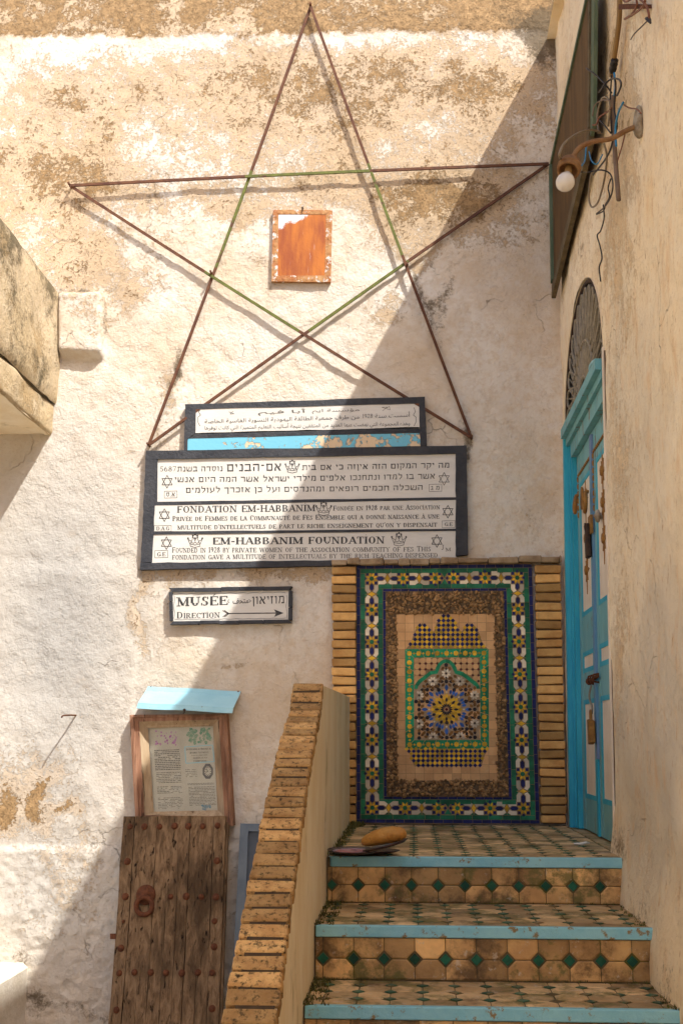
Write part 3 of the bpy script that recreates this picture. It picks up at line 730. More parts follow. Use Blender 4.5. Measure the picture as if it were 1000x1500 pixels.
# a hand-painted slab-serif alphabet: V upright, H bar, D diagonal, A arc (cx, cy, rx, ry, from, to)
TH, TN = .19, .085
GL = {
 'A': (.92, [('D', .12, 0, .46, 1, TN), ('D', .80, 0, .46, 1, TH), ('H', .26, .68, .34)], [(.12, 0), (.80, 0)]),
 'B': (.84, [('V', .20), ('A', .42, .75, .27, .25, -90, 90), ('A', .42, .27, .32, .27, -90, 90), ('H', .1, .45, 1), ('H', .2, .45, .51), ('H', .1, .45, 0)], []),
 'C': (.84, [('A', .46, .5, .38, .5, 45, 315), ('V1', .76, .66, .95, TN)], []),
 'D': (.92, [('V', .20), ('A', .40, .5, .42, .5, -90, 90), ('H', .1, .42, 1), ('H', .1, .42, 0)], []),
 'E': (.80, [('V', .20), ('H', .1, .74, 1), ('H', .1, .76, 0), ('H', .2, .55, .51), ('V1', .72, .78, 1, TN), ('V1', .74, 0, .24, TN), ('V1', .55, .40, .62, TN)], []),
 'F': (.76, [('V', .20), ('H', .1, .72, 1), ('H', .2, .55, .51), ('V1', .70, .76, 1, TN), ('V1', .55, .40, .62, TN)], [(.20, 0)]),
 'G': (.90, [('A', .46, .5, .38, .5, 45, 325), ('V1', .76, .68, .95, TN), ('V1', .76, .05, .42, TH), ('H', .58, .88, .42)], []),
 'H': (.98, [('V', .20), ('V', .76), ('H', .2, .76, .51)], [(.20, 0), (.20, 1), (.76, 0), (.76, 1)]),
 'I': (.42, [('V', .21)], [(.21, 0), (.21, 1)]),
 'i': (.42, [('V', .21), ('A', .21, 1.24, .05, .05, 0, 360)], [(.21, 0), (.21, 1)]),
 'J': (.58, [('V1', .36, .18, 1, TH), ('A', .20, .18, .17, .2, 180, 360)], [(.36, 1)]),
 'L': (.76, [('V', .20), ('H', .1, .72, 0), ('V1', .70, 0, .26, TN)], [(.20, 1)]),
 'M': (1.10, [('V1', .16, 0, 1, TN), ('D', .16, 1, .53, .06, TH), ('D', .90, 1, .53, .06, TN), ('V1', .90, 0, 1, TH)], [(.16, 0), (.90, 0), (.12, 1), (.94, 1)]),
 'N': (.98, [('V1', .18, 0, 1, TN), ('D', .18, 1, .78, 0, TH), ('V1', .78, 0, 1, TN)], [(.18, 0), (.78, 1), (.13, 1)]),
 'O': (.92, [('A', .46, .5, .38, .5, 0, 360)], []),
 'P': (.80, [('V', .20), ('A', .42, .73, .29, .27, -90, 90), ('H', .1, .45, 1), ('H', .2, .45, .46)], [(.20, 0)]),
 'Q': (.92, [('A', .46, .5, .38, .5, 0, 360), ('D', .46, .18, .80, -.14, TN * 1.4)], []),
 'R': (.90, [('V', .20), ('A', .42, .74, .28, .26, -90, 90), ('H', .1, .45, 1), ('H', .2, .45, .48), ('D', .44, .48, .76, 0, TH)], [(.20, 0), (.78, 0)]),
 'S': (.72, [('A', .36, .75, .25, .25, 40, 270), ('A', .36, .26, .28, .26, -140, 90), ('V1', .60, .70, .97, TN), ('V1', .09, .03, .30, TN)], []),
 'T': (.84, [('V', .42), ('H', .06, .78, 1), ('V1', .08, .72, 1, TN), ('V1', .76, .72, 1, TN)], [(.42, 0)]),
 'U': (.94, [('V1', .20, .32, 1, TH), ('A', .47, .32, .27, .32, 180, 360), ('V1', .75, .32, 1, TN)], [(.20, 1), (.75, 1)]),
 'V': (.90, [('D', .12, 1, .45, 0, TH), ('D', .78, 1, .45, 0, TN)], [(.12, 1), (.78, 1)]),
 'W': (1.24, [('D', .12, 1, .38, 0, TH), ('D', .64, 1, .38, 0, TN), ('D', .60, 1, .88, 0, TH), ('D', 1.12, 1, .88, 0, TN)], [(.12, 1), (.62, 1), (1.12, 1)]),
 'Y': (.88, [('D', .12, 1, .44, .46, TH), ('D', .76, 1, .44, .46, TN), ('V1', .44, 0, .48, TH)], [(.12, 1), (.76, 1), (.44, 0)]),
 '1': (.48, [('V', .26), ('D', .08, .76, .26, 1, TN)], [(.26, 0)]),
 '2': (.66, [('A', .33, .72, .24, .28, -20, 170), ('D', .55, .62, .10, .04, TH * .8), ('H', .08, .60, .04)], []),
 '5': (.66, [('H', .16, .58, 1), ('V1', .18, .55, 1, TN), ('A', .30, .31, .28, .31, -140, 130)], []),
 '6': (.68, [('A', .34, .30, .26, .30, 0, 360), ('A', .46, .42, .38, .56, 100, 185)], []),
 '7': (.62, [('H', .06, .58, 1), ('D', .56, 1, .24, 0, TH * .8)], []),
 '8': (.68, [('A', .34, .75, .22, .25, 0, 360), ('A', .34, .26, .27, .26, 0, 360)], []),
 '9': (.68, [('A', .34, .70, .26, .30, 0, 360), ('A', .22, .58, .38, .56, -80, 5)], []),
 '-': (.50, [('H2', .08, .42, .42)], []), "'": (.26, [('D', .16, 1.05, .10, .78, .10)], []), '.': (.26, [('A', .13, .06, .05, .06, 0, 360)], []),
 ' ': (.50, [], []),
}
for base, src, acc in (('É', 'E', ('D', .36, 1.08, .52, 1.26, .10)), ('È', 'E', ('D', .52, 1.08, .36, 1.26, .10)), ('À', 'A', ('D', .52, 1.08, .38, 1.26, .10))):
    GL[base] = (GL[src][0], GL[src][1] + [acc], GL[src][2])
def stroke_text(txt, cap=1.0, small=.78, bold=1.0):
    """capital letters full height, letters after '_' marker small: lower-case input means small capitals ('|' = dotted I)"""
    polys = []; x = 0.0
    for ch in txt:
        low = ch.islower() and ch != '|'
        key = 'i' if ch in '|' else ch.upper() if ch != 'ı' else 'i'
        sc = small if (low or ch == '|') else 1.0
        if ch == 'i': sc = small; key = 'i'
        if ch == 'İ': sc = 1.0; key = 'i'
        wd, st, sf = GL[key]
        def P(px_, py_): return (x + px_ * sc, py_ * sc)
        for s in st:
            if s[0] in ('V', 'V1'):
                xx = s[1]; y0, y1, t = (0, 1, TH) if s[0] == 'V' else (s[2], s[3], s[4])
                t *= bold; polys.append([P(xx - t / 2, y0), P(xx + t / 2, y0), P(xx + t / 2, y1), P(xx - t / 2, y1)])
            elif s[0] in ('H', 'H2'):
                t = TN if s[0] == 'H' else .15
                y = min(max(s[3], t / 2), 1 - t / 2); polys.append([P(s[1], y - t / 2), P(s[2], y - t / 2), P(s[2], y + t / 2), P(s[1], y + t / 2)])
            elif s[0] == 'D':
                _, xa, ya, xb, yb, t = s; t *= bold; polys.append([P(xa - t / 2, ya), P(xa + t / 2, ya), P(xb + t / 2, yb), P(xb - t / 2, yb)])
            else:
                _, cx, cy, rx, ry, a0_, a1_ = s; N = max(4, int(abs(a1_ - a0_) / 20))
                for k in range(N):
                    q = []
                    for an, inn in ((k, 0), (k + 1, 0), (k + 1, 1), (k, 1)):
                        th = math.radians(lerp(a0_, a1_, an / N)); tt = (TN + (TH - TN) * abs(math.cos(th))) * bold
                        if rx < .1: tt = rx
                        f = (1 - tt / rx) if inn else 1.0; fy = (1 - TN / ry if rx >= .1 else 0) if inn else 1.0
                        q.append(P(cx + math.cos(th) * rx * f, cy + math.sin(th) * ry * fy))
                    polys.append(q)
        for (sx_, sy_) in sf:
            y0 = 0 if sy_ == 0 else 1 - TN; polys.append([P(sx_ - .17, y0), P(sx_ + .17, y0), P(sx_ + .17, y0 + TN), P(sx_ - .17, y0 + TN)])
        x += wd * sc
    return polys, x
def _R(x0, y0, x1, y1): return [(x0, y0), (x1, y0), (x1, y1), (x0, y1)]
HB = {   # brush-lettered square Hebrew: (width, outlines)
 'א': (.86, [[(.05, 1), (.25, 1), (.82, 0), (.60, 0)], [(.62, 1), (.80, 1), (.80, .72), (.56, .42), (.50, .52), (.66, .76)], [(.06, 0), (.26, 0), (.22, .34), (.36, .62), (.28, .68), (.08, .38)]]),
 'ב': (.80, [_R(.06, .82, .66, 1), _R(.54, 0, .68, 1), _R(.02, 0, .80, .18)]),
 'ג': (.54, [_R(.10, .82, .44, 1), _R(.32, .2, .44, 1), [(.30, .32), (.44, .32), (.50, 0), (.36, 0)], [(.34, .32), (.34, .18), (.14, 0), (.04, 0), (.04, .1)]]),
 'ד': (.78, [_R(.02, .82, .78, 1), _R(.56, 0, .70, .82)]),
 'ה': (.78, [_R(.04, .82, .74, 1), _R(.60, 0, .74, .82), _R(.08, 0, .22, .58)]),
 'ו': (.34, [_R(.04, .82, .30, 1), _R(.16, 0, .30, .82)]),
 'ז': (.42, [_R(.02, .82, .38, 1), _R(.14, 0, .28, .82)]),
 'ח': (.80, [_R(.04, .82, .76, 1), _R(.62, 0, .76, .82), _R(.08, 0, .22, .82)]),
 'י': (.32, [_R(.02, .82, .28, 1), [(.14, .82), (.28, .82), (.26, .55), (.16, .55)]]),
 'כ': (.72, [_R(.06, .82, .62, 1), _R(.54, .1, .68, .92), _R(.06, 0, .62, .18)]),
 'ך': (.72, [_R(.02, .82, .68, 1), _R(.52, -.32, .66, .82)]),
 'ל': (.70, [_R(.08, .9, .20, 1.32), _R(.08, .80, .66, .97), [(.52, .80), (.66, .80), (.66, .5), (.34, 0), (.20, 0), (.50, .5)]]),
 'מ': (.82, [_R(.26, .84, .72, 1), _R(.64, 0, .78, .9), _R(.42, 0, .78, .16), [(.06, 1), (.20, 1), (.34, .7), (.26, .6)], [(.20, .72), (.32, .68), (.22, 0), (.06, 0)]]),
 'ם': (.80, [_R(.04, .82, .76, 1), _R(.62, 0, .76, .82), _R(.10, 0, .24, .82), _R(.10, 0, .76, .17)]),
 'נ': (.52, [_R(.14, .82, .46, 1), _R(.34, 0, .48, .9), _R(.04, 0, .48, .17)]),
 'ן': (.34, [_R(.04, .82, .30, 1), _R(.16, -.32, .30, .82)]),
 'ס': (.82, [_R(.04, .82, .78, 1), _R(.10, .28, .24, .85), _R(.60, .28, .74, .85), [(.10, .3), (.24, .3), (.34, .15), (.32, 0)], [(.32, 0), (.52, 0), (.50, .15), (.34, .15)], [(.52, 0), (.74, .3), (.60, .3), (.50, .15)]]),
 'ע': (.78, [[(.04, 1), (.20, 1), (.36, .2), (.28, .12)], [(.60, 1), (.74, 1), (.74, .36), (.60, .36)], [(.74, .38), (.60, .38), (.04, -.02), (.10, -.14)]]),
 'פ': (.74, [_R(.08, .82, .66, 1), _R(.56, .1, .70, .92), _R(.06, 0, .66, .17), _R(.08, .45, .20, .85), _R(.08, .45, .36, .58)]),
 'ק': (.80, [_R(.04, .82, .76, 1), [(.62, .82), (.76, .82), (.70, .35), (.58, .40)], [(.58, .40), (.70, .35), (.48, 0), (.40, .08)], _R(.12, -.32, .25, .58)]),
 'ר': (.72, [_R(.04, .82, .66, 1), _R(.54, 0, .68, .92)]),
 'ש': (.97, [_R(.04, .1, .17, 1), _R(.80, .1, .93, 1), _R(.10, 0, .88, .17), [(.42, 1), (.56, 1), (.56, .6), (.44, .62)], [(.44, .62), (.56, .6), (.22, .12), (.14, .22)]]),
 'ת': (.84, [_R(.08, .82, .80, 1), _R(.66, 0, .80, .9), _R(.18, .14, .31, .85), _R(.02, 0, .31, .16)]),
 '-': (.46, [_R(.06, .70, .40, .86)]), '.': (.24, [_R(.06, 0, .18, .14)]), ' ': (.36, []),
}
class Plate:
    """a slab surface at depth y addressed in photo pixels; letters are thin paint films on it"""
    def __init__(s, y): s.y = y; s.mb = MB(); s.k = 0
    def poly(s, pts, m=0):
        s.k += 1; s.mb.flat(pts, s.y - .0008 - (s.k % 7) * .00004, m)
    def line(s, pts, w_=.8, m=0, closed=False):
        pts = list(pts) + ([pts[0]] if closed else [])
        for a, b in zip(pts[:-1], pts[1:]):
            dx, dy_ = b[0] - a[0], b[1] - a[1]; l = math.hypot(dx, dy_) or 1; nx_, ny2 = -dy_ / l * w_ / 2, dx / l * w_ / 2
            ex, ey = dx / l * w_ * .3, dy_ / l * w_ * .3
            s.poly([(a[0] + nx_ - ex, a[1] + ny2 - ey), (b[0] + nx_ + ex, b[1] + ny2 + ey), (b[0] - nx_ + ex, b[1] - ny2 + ey), (a[0] - nx_ - ex, a[1] - ny2 - ey)], m)
    def latin(s, txt, x0, y0, x1, y1, cap, small=.78, m=0, bold=1.0):
        polys, wd = stroke_text(txt, 1, small, bold); wd = max(wd, 1e-3)
        for p in polys:
            s.poly([(lerp(x0, x1, u / wd), lerp(y0, y1, u / wd) - v * cap) for u, v in p], m)
    def font(s, txt, x0, y0, x1, y1, cap, m=0, bold=.0):
        V, Fc = font_mesh(txt, bold)
        if not V: return
        us = [v[0] for v in V]; u0, u1 = min(us), max(us); sc = cap / .56
        pts = [(lerp(x0, x1, (u - u0) / (u1 - u0)), lerp(y0, y1, (u - u0) / (u1 - u0)) - v * sc) for u, v in V]
        s.mb.add([at(px_, py_, s.y - .0009) for px_, py_ in pts], Fc, m)
    def hebrew(s, txt, x0, y0, x1, y1, cap, m=0, bold=.0):
        x = 0.0; polys = []
        for ch in txt[::-1]:
            wd, ps = HB[ch]
            for p in ps: polys.append([(x + a + random.uniform(-.012, .012), b) for a, b in p])
            x += wd + .12
        for p in polys: s.poly([(lerp(x0, x1, u / x), lerp(y0, y1, u / x) - v * cap) for u, v in p], m)
    def hexagram(s, cx, cy, r, w_=.9, m=0):
        for f in (1, -1):
            s.line([(cx + r * .92 * math.sin(math.radians(a)), cy - f * r * math.cos(math.radians(a))) for a in (0, 120, 240)], w_, m, True)
    def crown(s, cx, cy, sx, m=0):
        L_ = lambda pts, w_=.8: s.line([(cx + a * sx, cy + b * sx) for a, b in pts], w_, m)
        L_([(-.62, .75), (0, .88), (.62, .75)]); L_([(-.55, .45), (0, .56), (.55, .45)]); L_([(-.62, .75), (-.66, .5), (-.95, -.2), (-.45, .1), (-.3, -.55), (0, .0), (.3, -.55), (.45, .1), (.95, -.2), (.66, .5), (.62, .75)])
        L_([(-.66, .5), (-.55, .2), (-.2, .35), (0, .15), (.2, .35), (.55, .2), (.66, .5)])
        for a, b in ((-.95, -.32), (-.3, -.68), (0, -.85), (.3, -.68), (.95, -.32), (0, -.35)):
            s.poly([(cx + (a + .13 * math.cos(t)) * sx, cy + (b + .13 * math.sin(t)) * sx) for t in [k * math.pi / 4 for k in range(8)]], m)
        L_([(-.42, -.4), (-.2, -.75), (.2, -.75), (.42, -.4)], .6)
    def boxed(s, x0, y0, x1, y1, w_=.5, m=0): s.line([(x0, y0), (x1, y0 - .4), (x1, y1 - .4), (x0, y1)], w_, m, True)
    def build(s, parent, name='lettering'): return s.mb.build(name, [M['letter'], M['letter_worn']], parent)

AR = {  # isolated, final, initial, medial presentation forms
 'ا': (0xFE8D, 0xFE8E, None, None), 'أ': (0xFE83, 0xFE84, None, None), 'ب': (0xFE8F, 0xFE90, 0xFE91, 0xFE92), 'ة': (0xFE93, 0xFE94, None, None), 'ت': (0xFE95, 0xFE96, 0xFE97, 0xFE98),
 'ث': (0xFE99, 0xFE9A, 0xFE9B, 0xFE9C), 'ج': (0xFE9D, 0xFE9E, 0xFE9F, 0xFEA0), 'ح': (0xFEA1, 0xFEA2, 0xFEA3, 0xFEA4), 'خ': (0xFEA5, 0xFEA6, 0xFEA7, 0xFEA8), 'د': (0xFEA9, 0xFEAA, None, None),
 'ذ': (0xFEAB, 0xFEAC, None, None), 'ر': (0xFEAD, 0xFEAE, None, None), 'ز': (0xFEAF, 0xFEB0, None, None), 'س': (0xFEB1, 0xFEB2, 0xFEB3, 0xFEB4), 'ص': (0xFEB9, 0xFEBA, 0xFEBB, 0xFEBC), 'ض': (0xFEBD, 0xFEBE, 0xFEBF, 0xFEC0),
 'ط': (0xFEC1, 0xFEC2, 0xFEC3, 0xFEC4), 'ع': (0xFEC9, 0xFECA, 0xFECB, 0xFECC), 'ف': (0xFED1, 0xFED2, 0xFED3, 0xFED4), 'ق': (0xFED5, 0xFED6, 0xFED7, 0xFED8), 'ك': (0xFED9, 0xFEDA, 0xFEDB, 0xFEDC),
 'ل': (0xFEDD, 0xFEDE, 0xFEDF, 0xFEE0), 'م': (0xFEE1, 0xFEE2, 0xFEE3, 0xFEE4), 'ن': (0xFEE5, 0xFEE6, 0xFEE7, 0xFEE8), 'ه': (0xFEE9, 0xFEEA, 0xFEEB, 0xFEEC), 'و': (0xFEED, 0xFEEE, None, None),
 'ي': (0xFEF1, 0xFEF2, 0xFEF3, 0xFEF4), 'ؤ': (0xFE85, 0xFE86, None, None), 'ئ': (0xFE89, 0xFE8A, 0xFE8B, 0xFE8C)}
def arabic(t):
    out = []
    for wd in t.split(' '):
        if wd.isdigit(): out.append(wd[::-1]); continue
        o = ''
        for i, ch in enumerate(wd):
            f = AR[ch]; pj = i > 0 and AR[wd[i - 1]][2] is not None; nj = i < len(wd) - 1 and f[2] is not None
            o += chr(f[3] if pj and nj else f[1] if pj else f[2] if nj else f[0])
        out.append(o)
    return ' '.join(out)[::-1]

# ------------------------------------------------------------------ the large foundation sign
sign = thing('foundation_sign', at(445, 832, 0), 'large black bordered sign of white marble slabs in Hebrew, French and English below the star', 'sign')
YB, YSL = -.040, -.029
def frame(mb, outer, bars, yf, yb):
    for b in bars: mb.px(b, yf, yb)
mb = MB()
def strip(pts, jit=1.2, n=14, y=YB):
    """hand-painted raised border with wavering edges: pts = TL, TR, BR, BL"""
    tl, tr, br, bl = [np.array(p, float) for p in pts]
    long_h = abs(tr[0] - tl[0]) > abs(bl[1] - tl[1])
    A, B_ = [], []
    for k in range(n + 1):
        t = k / n
        if long_h: a, b = lerp(tl, tr, t), lerp(bl, br, t); j = np.array([0, 1.0])
        else: a, b = lerp(tl, bl, t), lerp(tr, br, t); j = np.array([1.0, 0])
        e = 0 if k in (0, n) else 1
        A.append(a + j * random.uniform(-.5, .5) * jit * e); B_.append(b + j * random.uniform(-.3, .3) * jit * e)
    mb.px([tuple(p) for p in A] + [tuple(p) for p in B_[::-1]], y, .02)
strip([(214, 660), (683, 652.5), (683, 664), (213, 673)])
strip([(213.3, 673.2), (230, 673), (222.5, 823.5), (206.3, 824.5)])
strip([(667, 664.2), (683, 664), (685.5, 812), (667, 814)])
strip([(206.2, 824.7), (486, 820.5), (486, 828.5), (205, 834.5)])
frame_o = mb.build('border', M['black_paint'], sign)
mb = MB(); y2 = YB + .006
strip([(229.6, 735), (667.4, 728.4), (667.4, 732.2), (225, 740)], .8, y=y2)
strip([(224, 778.6), (667.2, 774.4), (667.2, 777.6), (223.6, 783)], .8, y=y2)
mb.px([(223, 673), (231, 673), (230.5, 735), (224.5, 740), (222.6, 823), (219.5, 823)], y2 + .001, .02)
mb.build('dividing_bar', M['black_paint'], sign)
def slab(name, pts, y, parent, mat='marble'):
    m_ = MB(); m_.px(pts, y, .02); return m_.build(name, M[mat], parent)
s1 = slab('hebrew_slab', [(229, 670), (668, 662), (668, 730), (229, 737)], YSL, sign)
t = Plate(YSL)
t.hebrew('מה יקר המקום הזה איןזה כי אם בית', 442, 688.7, 659, 685.0, 7.2)
t.hebrew('אם-הבנים', 332, 690.6, 414, 689.2, 10.5)
t.hebrew('נוסדה בשנת', 259.5, 690.6, 327.5, 690.0, 7.0)
t.latin('5687', 234, 690.5, 258.5, 690.3, 7.2, bold=.6)
t.crown(428, 683.5, 10.5)
t.hebrew('אשר בו למדו ונתחנכו', 512, 703.5, 638, 701.0, 7.2, 1)
t.hebrew('אלפים מילדי', 430, 704.8, 507, 703.7, 7.4)
t.hebrew('ישראל אשר המה היום אנשי', 256, 706.3, 425, 705.0, 7.2)
t.hebrew('השכלה חכמים רופאים', 482, 719.8, 620, 717.6, 7.0, 1)
t.hebrew('ומהנדסים ועל כן אזכרך לעולמים', 272, 721.8, 476, 719.8, 7.2)
t.hexagram(245, 705.5, 9.3); t.hexagram(650, 701.5, 9.3, .8)
t.boxed(241, 719.5, 259.5, 729.5); t.hebrew('א.ס', 243.5, 727.3, 257.5, 727.0, 5.8)
t.boxed(628, 709.5, 646.5, 720); t.hebrew('מ ג', 630.5, 717.6, 644, 717.2, 5.4, 1)
t.build(s1)
s2 = slab('french_slab', [(223.5, 738), (668, 730.5), (668, 776), (223.5, 781)], YSL - .003, sign)
t = Plate(YSL - .003)
t.latin('FONDATiON EM-HABBANiM', 259, 751, 462, 748.8, 9.6, 1.0)
t.crown(474, 745, 11.5)
t.latin('Fondée en 1928 par une Association'.replace('i', 'i'), 487.5, 748, 644, 746, 7.2, .82)
t.latin('Privée de Femmes de la Communauté de Fès Ensemble qui a donné naissance à une', 252.5, 763.2, 643, 759.6, 7.2, .84, bold=1.1)
t.latin("multitude d'intellectuels de part le riche enseignement qu'on y dispensait", 260, 775.8, 640, 771.6, 7.0, .86, bold=1.1)
t.hexagram(241, 754.5, 9.3, 1.0); t.hexagram(655.5, 749.5, 9.3, 1.0)
t.boxed(226, 770, 251, 778.5); t.latin('D.A.G', 229, 776.8, 248.5, 776.6, 5.4)
t.boxed(647, 763, 666, 773); t.latin('G.E', 650.5, 770.6, 662.5, 770.4, 5.2)
t.build(s2)
s3 = slab('english_slab', [(222.5, 781), (668, 776), (667.5, 822), (222, 826)], YSL - .001, sign)
t = Plate(YSL - .001)
t.latin('EM-HABBANIM', 311, 797.6, 444, 796.8, 10.2, 1.0, bold=1.15); t.latin('FOUNDATiON', 451, 796.8, 563.5, 796.2, 10.4, 1.0, bold=1.15)
t.crown(286, 792, 11); t.crown(584, 790, 11)
t.latin('Founded in 1928 by pr', 252, 809.4, 350, 809.0, 7.8, .86, bold=.9)
t.latin('ivate women of the association', 350, 809.0, 512, 808.4, 7.6, .86, bold=.95)
t.latin('community of fes This', 516, 808.4, 631, 807.6, 7.8, .84, 1, bold=.9)
t.latin('fondation gave a multitude of ', 252, 819.6, 408, 818.4, 7.8, .84, bold=.9)
t.latin('intellectuals by the rich teaching dispensed', 408, 818.4, 641, 816.4, 7.6, .84, 1, bold=.85)
t.hexagram(244, 795.5, 9.3, 1.0); t.hexagram(639.5, 792.5, 9.3, 1.0)
t.boxed(227, 806.5, 246, 817); t.latin('G.E', 230, 814.8, 243, 814.6, 5.8)
t.latin('J', 646, 805.5, 650, 805.3, 7.2, 1, 1, .7); t.latin('M.', 652, 807.5, 662, 807.2, 5, 1, 1, .7)
t.build(s3)

# ------------------------------------------------------------------ the arabic sign and its flaking blue band
sg2 = thing('arabic_sign', at(446, 660, 0), 'narrow black bordered slab of Arabic writing over a flaking sky blue strip', 'sign')
mb = MB()
strip([(271, 592), (622, 581), (622, 590.8), (272, 599.5)])
strip([(271.5, 599.7), (287, 599.2), (286, 634.5), (273.5, 660), (269.6, 660)], n=8) if False else mb.px([(271.2, 599.7), (287, 599.3), (286.4, 634.5), (275, 643), (274.6, 659.8), (269.4, 660)], YB, .02)
strip([(613.4, 591), (622, 590.8), (625, 652.6), (615.4, 652.8)], n=8)
strip([(286.6, 634.4), (613.6, 625.5), (614.6, 634.2), (275.6, 642.4)], n=14, y=YB + .003)
mb.build('border', M['black_paint'], sg2)
s4 = slab('arabic_slab', [(286, 598), (614, 589.5), (614.4, 627), (286, 635.6)], YB + .003, sg2)
t = Plate(YB + .003)
t.font(arabic('مؤسسة ايم'), 457, 603.8, 526, 602.0, 3.4, 1, 0); t.font(arabic('أبا فيم'), 378, 606.2, 447, 604.4, 3.6, 1, 0)
t.font(arabic('أسست سنة'), 549, 612.2, 600, 610.4, 4.6, 0, 0); t.latin('1928', 530, 612.6, 546, 612.0, 6.0, bold=.6)
t.font(arabic('من طرف جمعية الطائفة اليهودية النسوية الفاسية الخاصة'), 300, 620.0, 526, 613.2, 4.4, 0, 0)
t.font(arabic('وهذه المجموعة التي نهضت عنها العديد من المثقفين نتيجة أساليب التعليم المتميزة التي كانت توفرها'), 300, 629.4, 600, 622.6, 4.2, 0, 0)
t.line([(566, 597.5), (570, 595.2), (571, 600.5), (559, 596.5), (567, 596), (560, 602)], .6, 1)
t.line([(335, 603), (343, 606), (337, 606.5), (342, 602)], .5, 1)
for xx in (293, 606):
    sgn = 1 if xx > 400 else -1
    t.line([(xx, 597 if sgn > 0 else 601), (xx + 2 * sgn, 603), (xx - 1 * sgn, 608), (xx + 3 * sgn, 611), (xx + 3 * sgn, 618), (xx, 624)], .7)
t.build(s4)
mb = MB(); mb.px([(274.6, 641.4), (615, 633), (615.6, 654.5), (274.4, 661)], YB + .004, .02); mb.build('painted_band', M['blue_strip'], sg2)

# ------------------------------------------------------------------ museum direction sign
ms = thing('direction_sign', at(338, 912, 0), 'small black framed museum direction sign with long arrow, between big sign and notice case', 'sign')
segs_h = 6
mb = MB()
def tiles_between(a, b, c, d, n):
    """frame side a-b (outer) d-c (inner) cut into n glazed pieces"""
    a, b, c, d = [np.array(p, float) for p in (a, b, c, d)]
    cuts = [0] + sorted((k + random.uniform(-.2, .2)) / n for k in range(1, n)) + [1]
    for t0, t1 in zip(cuts[:-1], cuts[1:]):
        e = .35 / max(np.linalg.norm(b - a), 1)
        q = [lerp(a, b, t0 + e), lerp(a, b, t1 - e), lerp(d, c, t1 - e), lerp(d, c, t0 + e)]
        o = random.uniform(-.5, .5)
        fr = [at(p[0], p[1] + o, -.046 + random.uniform(-.002, .002)) for p in q]; bk = [(p[0], .02, p[2]) for p in fr]
        mb.prism(fr, bk)
TL_, TR_, BR_, BL_ = (247, 861.5), (428, 858.8), (427.2, 912.4), (248.6, 914.5)
iTL, iTR, iBR, iBL = (252.6, 867.2), (422.6, 864.6), (422.2, 907.8), (253.6, 909.8)
tiles_between(TL_, TR_, iTR, iTL, 5); tiles_between(iTR, TR_, BR_, iBR, 1) if False else None
tiles_between(BL_, BR_, iBR, iBL, 5)
tiles_between(iTL, iBL, (iBL[0] - 5, iBL[1]), (TL_[0] + .6, iTL[1]), 3)
tiles_between((TR_[0] - .3, iTR[1]), (BR_[0], iBR[1]), iBR, iTR, 2)
mb.build('border', M['black_paint'], ms)
s5 = slab('lettered_slab', [(251, 866), (424, 863.5), (424, 909), (252, 911)], -.036, ms)
t = Plate(-.036)
t.latin('MUSÉE', 259, 888.2, 334, 886.0, 13.2, 1.0, bold=1.1); t.hebrew('מוזיאון', 369, 885.0, 418, 883.6, 11); t.font(arabic('متحف'), 341, 884.2, 364, 883.4, 6.6, 0, .01)
t.line([(335.5, 878), (333.8, 880.5), (336, 883)], .7); t.line([(364.5, 878), (367.5, 880.3), (364.8, 882.5)], .7)
t.latin('Direction', 258.6, 906.0, 322.5, 904.6, 9.6, .80)
t.line([(333, 898.6), (405, 898.0)], 1.5); t.poly([(401, 892.4), (415.5, 898), (401.5, 903.6), (404.5, 898)])
for dx in (0, 2.4): t.line([(326.5 + dx, 894.2), (333 + dx, 898.6), (326.8 + dx, 903.4)], 1.1)
wav = []
for k in range(9):
    x0 = 256 + k * 18; t.line([(x0 + j * 2, 870.6 - k * .28 - 1.0 * math.sin(j / 9 * math.pi)) for j in range(10)], .5); t.line([(x0 + j * 2, 907.6 - k * .22 + .8 * math.sin(j / 9 * math.pi) - .6) for j in range(10)], .5)
for xx in (255.4, 419.8): t.line([(xx + .8 * math.sin(j), 872 + j * 3.4) for j in range(11)], .5)
t.build(s5)

# ------------------------------------------------------------------ iron star
star = thing('iron_star', at(454, 640, -.04), 'large five pointed star of rusty and green painted iron rods fixed to the wall', 'star ornament')
SA, SB, SC, SD, SE = (455, 10), (803, 240), (103, 272), (218, 652), (690, 641)
def inter(p, q, r, s_):
    x1, y1, x2, y2_, x3, y3, x4, y4 = *p, *q, *r, *s_
    d = (x1 - x2) * (y3 - y4) - (y1 - y2_) * (x3 - x4)
    a = x1 * y2_ - y1 * x2; b = x3 * y4 - y3 * x4
    return ((a * (x3 - x4) - (x1 - x2) * b) / d, (a * (y3 - y4) - (y1 - y2_) * b) / d)
bars = [(SA, SD, -.030, -.022, [(SC, SB), (SC, SE)]), (SA, SE, -.044, -.030, [(SC, SB), (SB, SD)]), (SC, SB, -.044, -.036, [(SA, SD), (SA, SE)]), (SC, SE, -.036, -.034, [(SA, SD), (SD, SB)]), (SD, SB, -.036, -.020, [(SC, SE), (SA, SE)])]
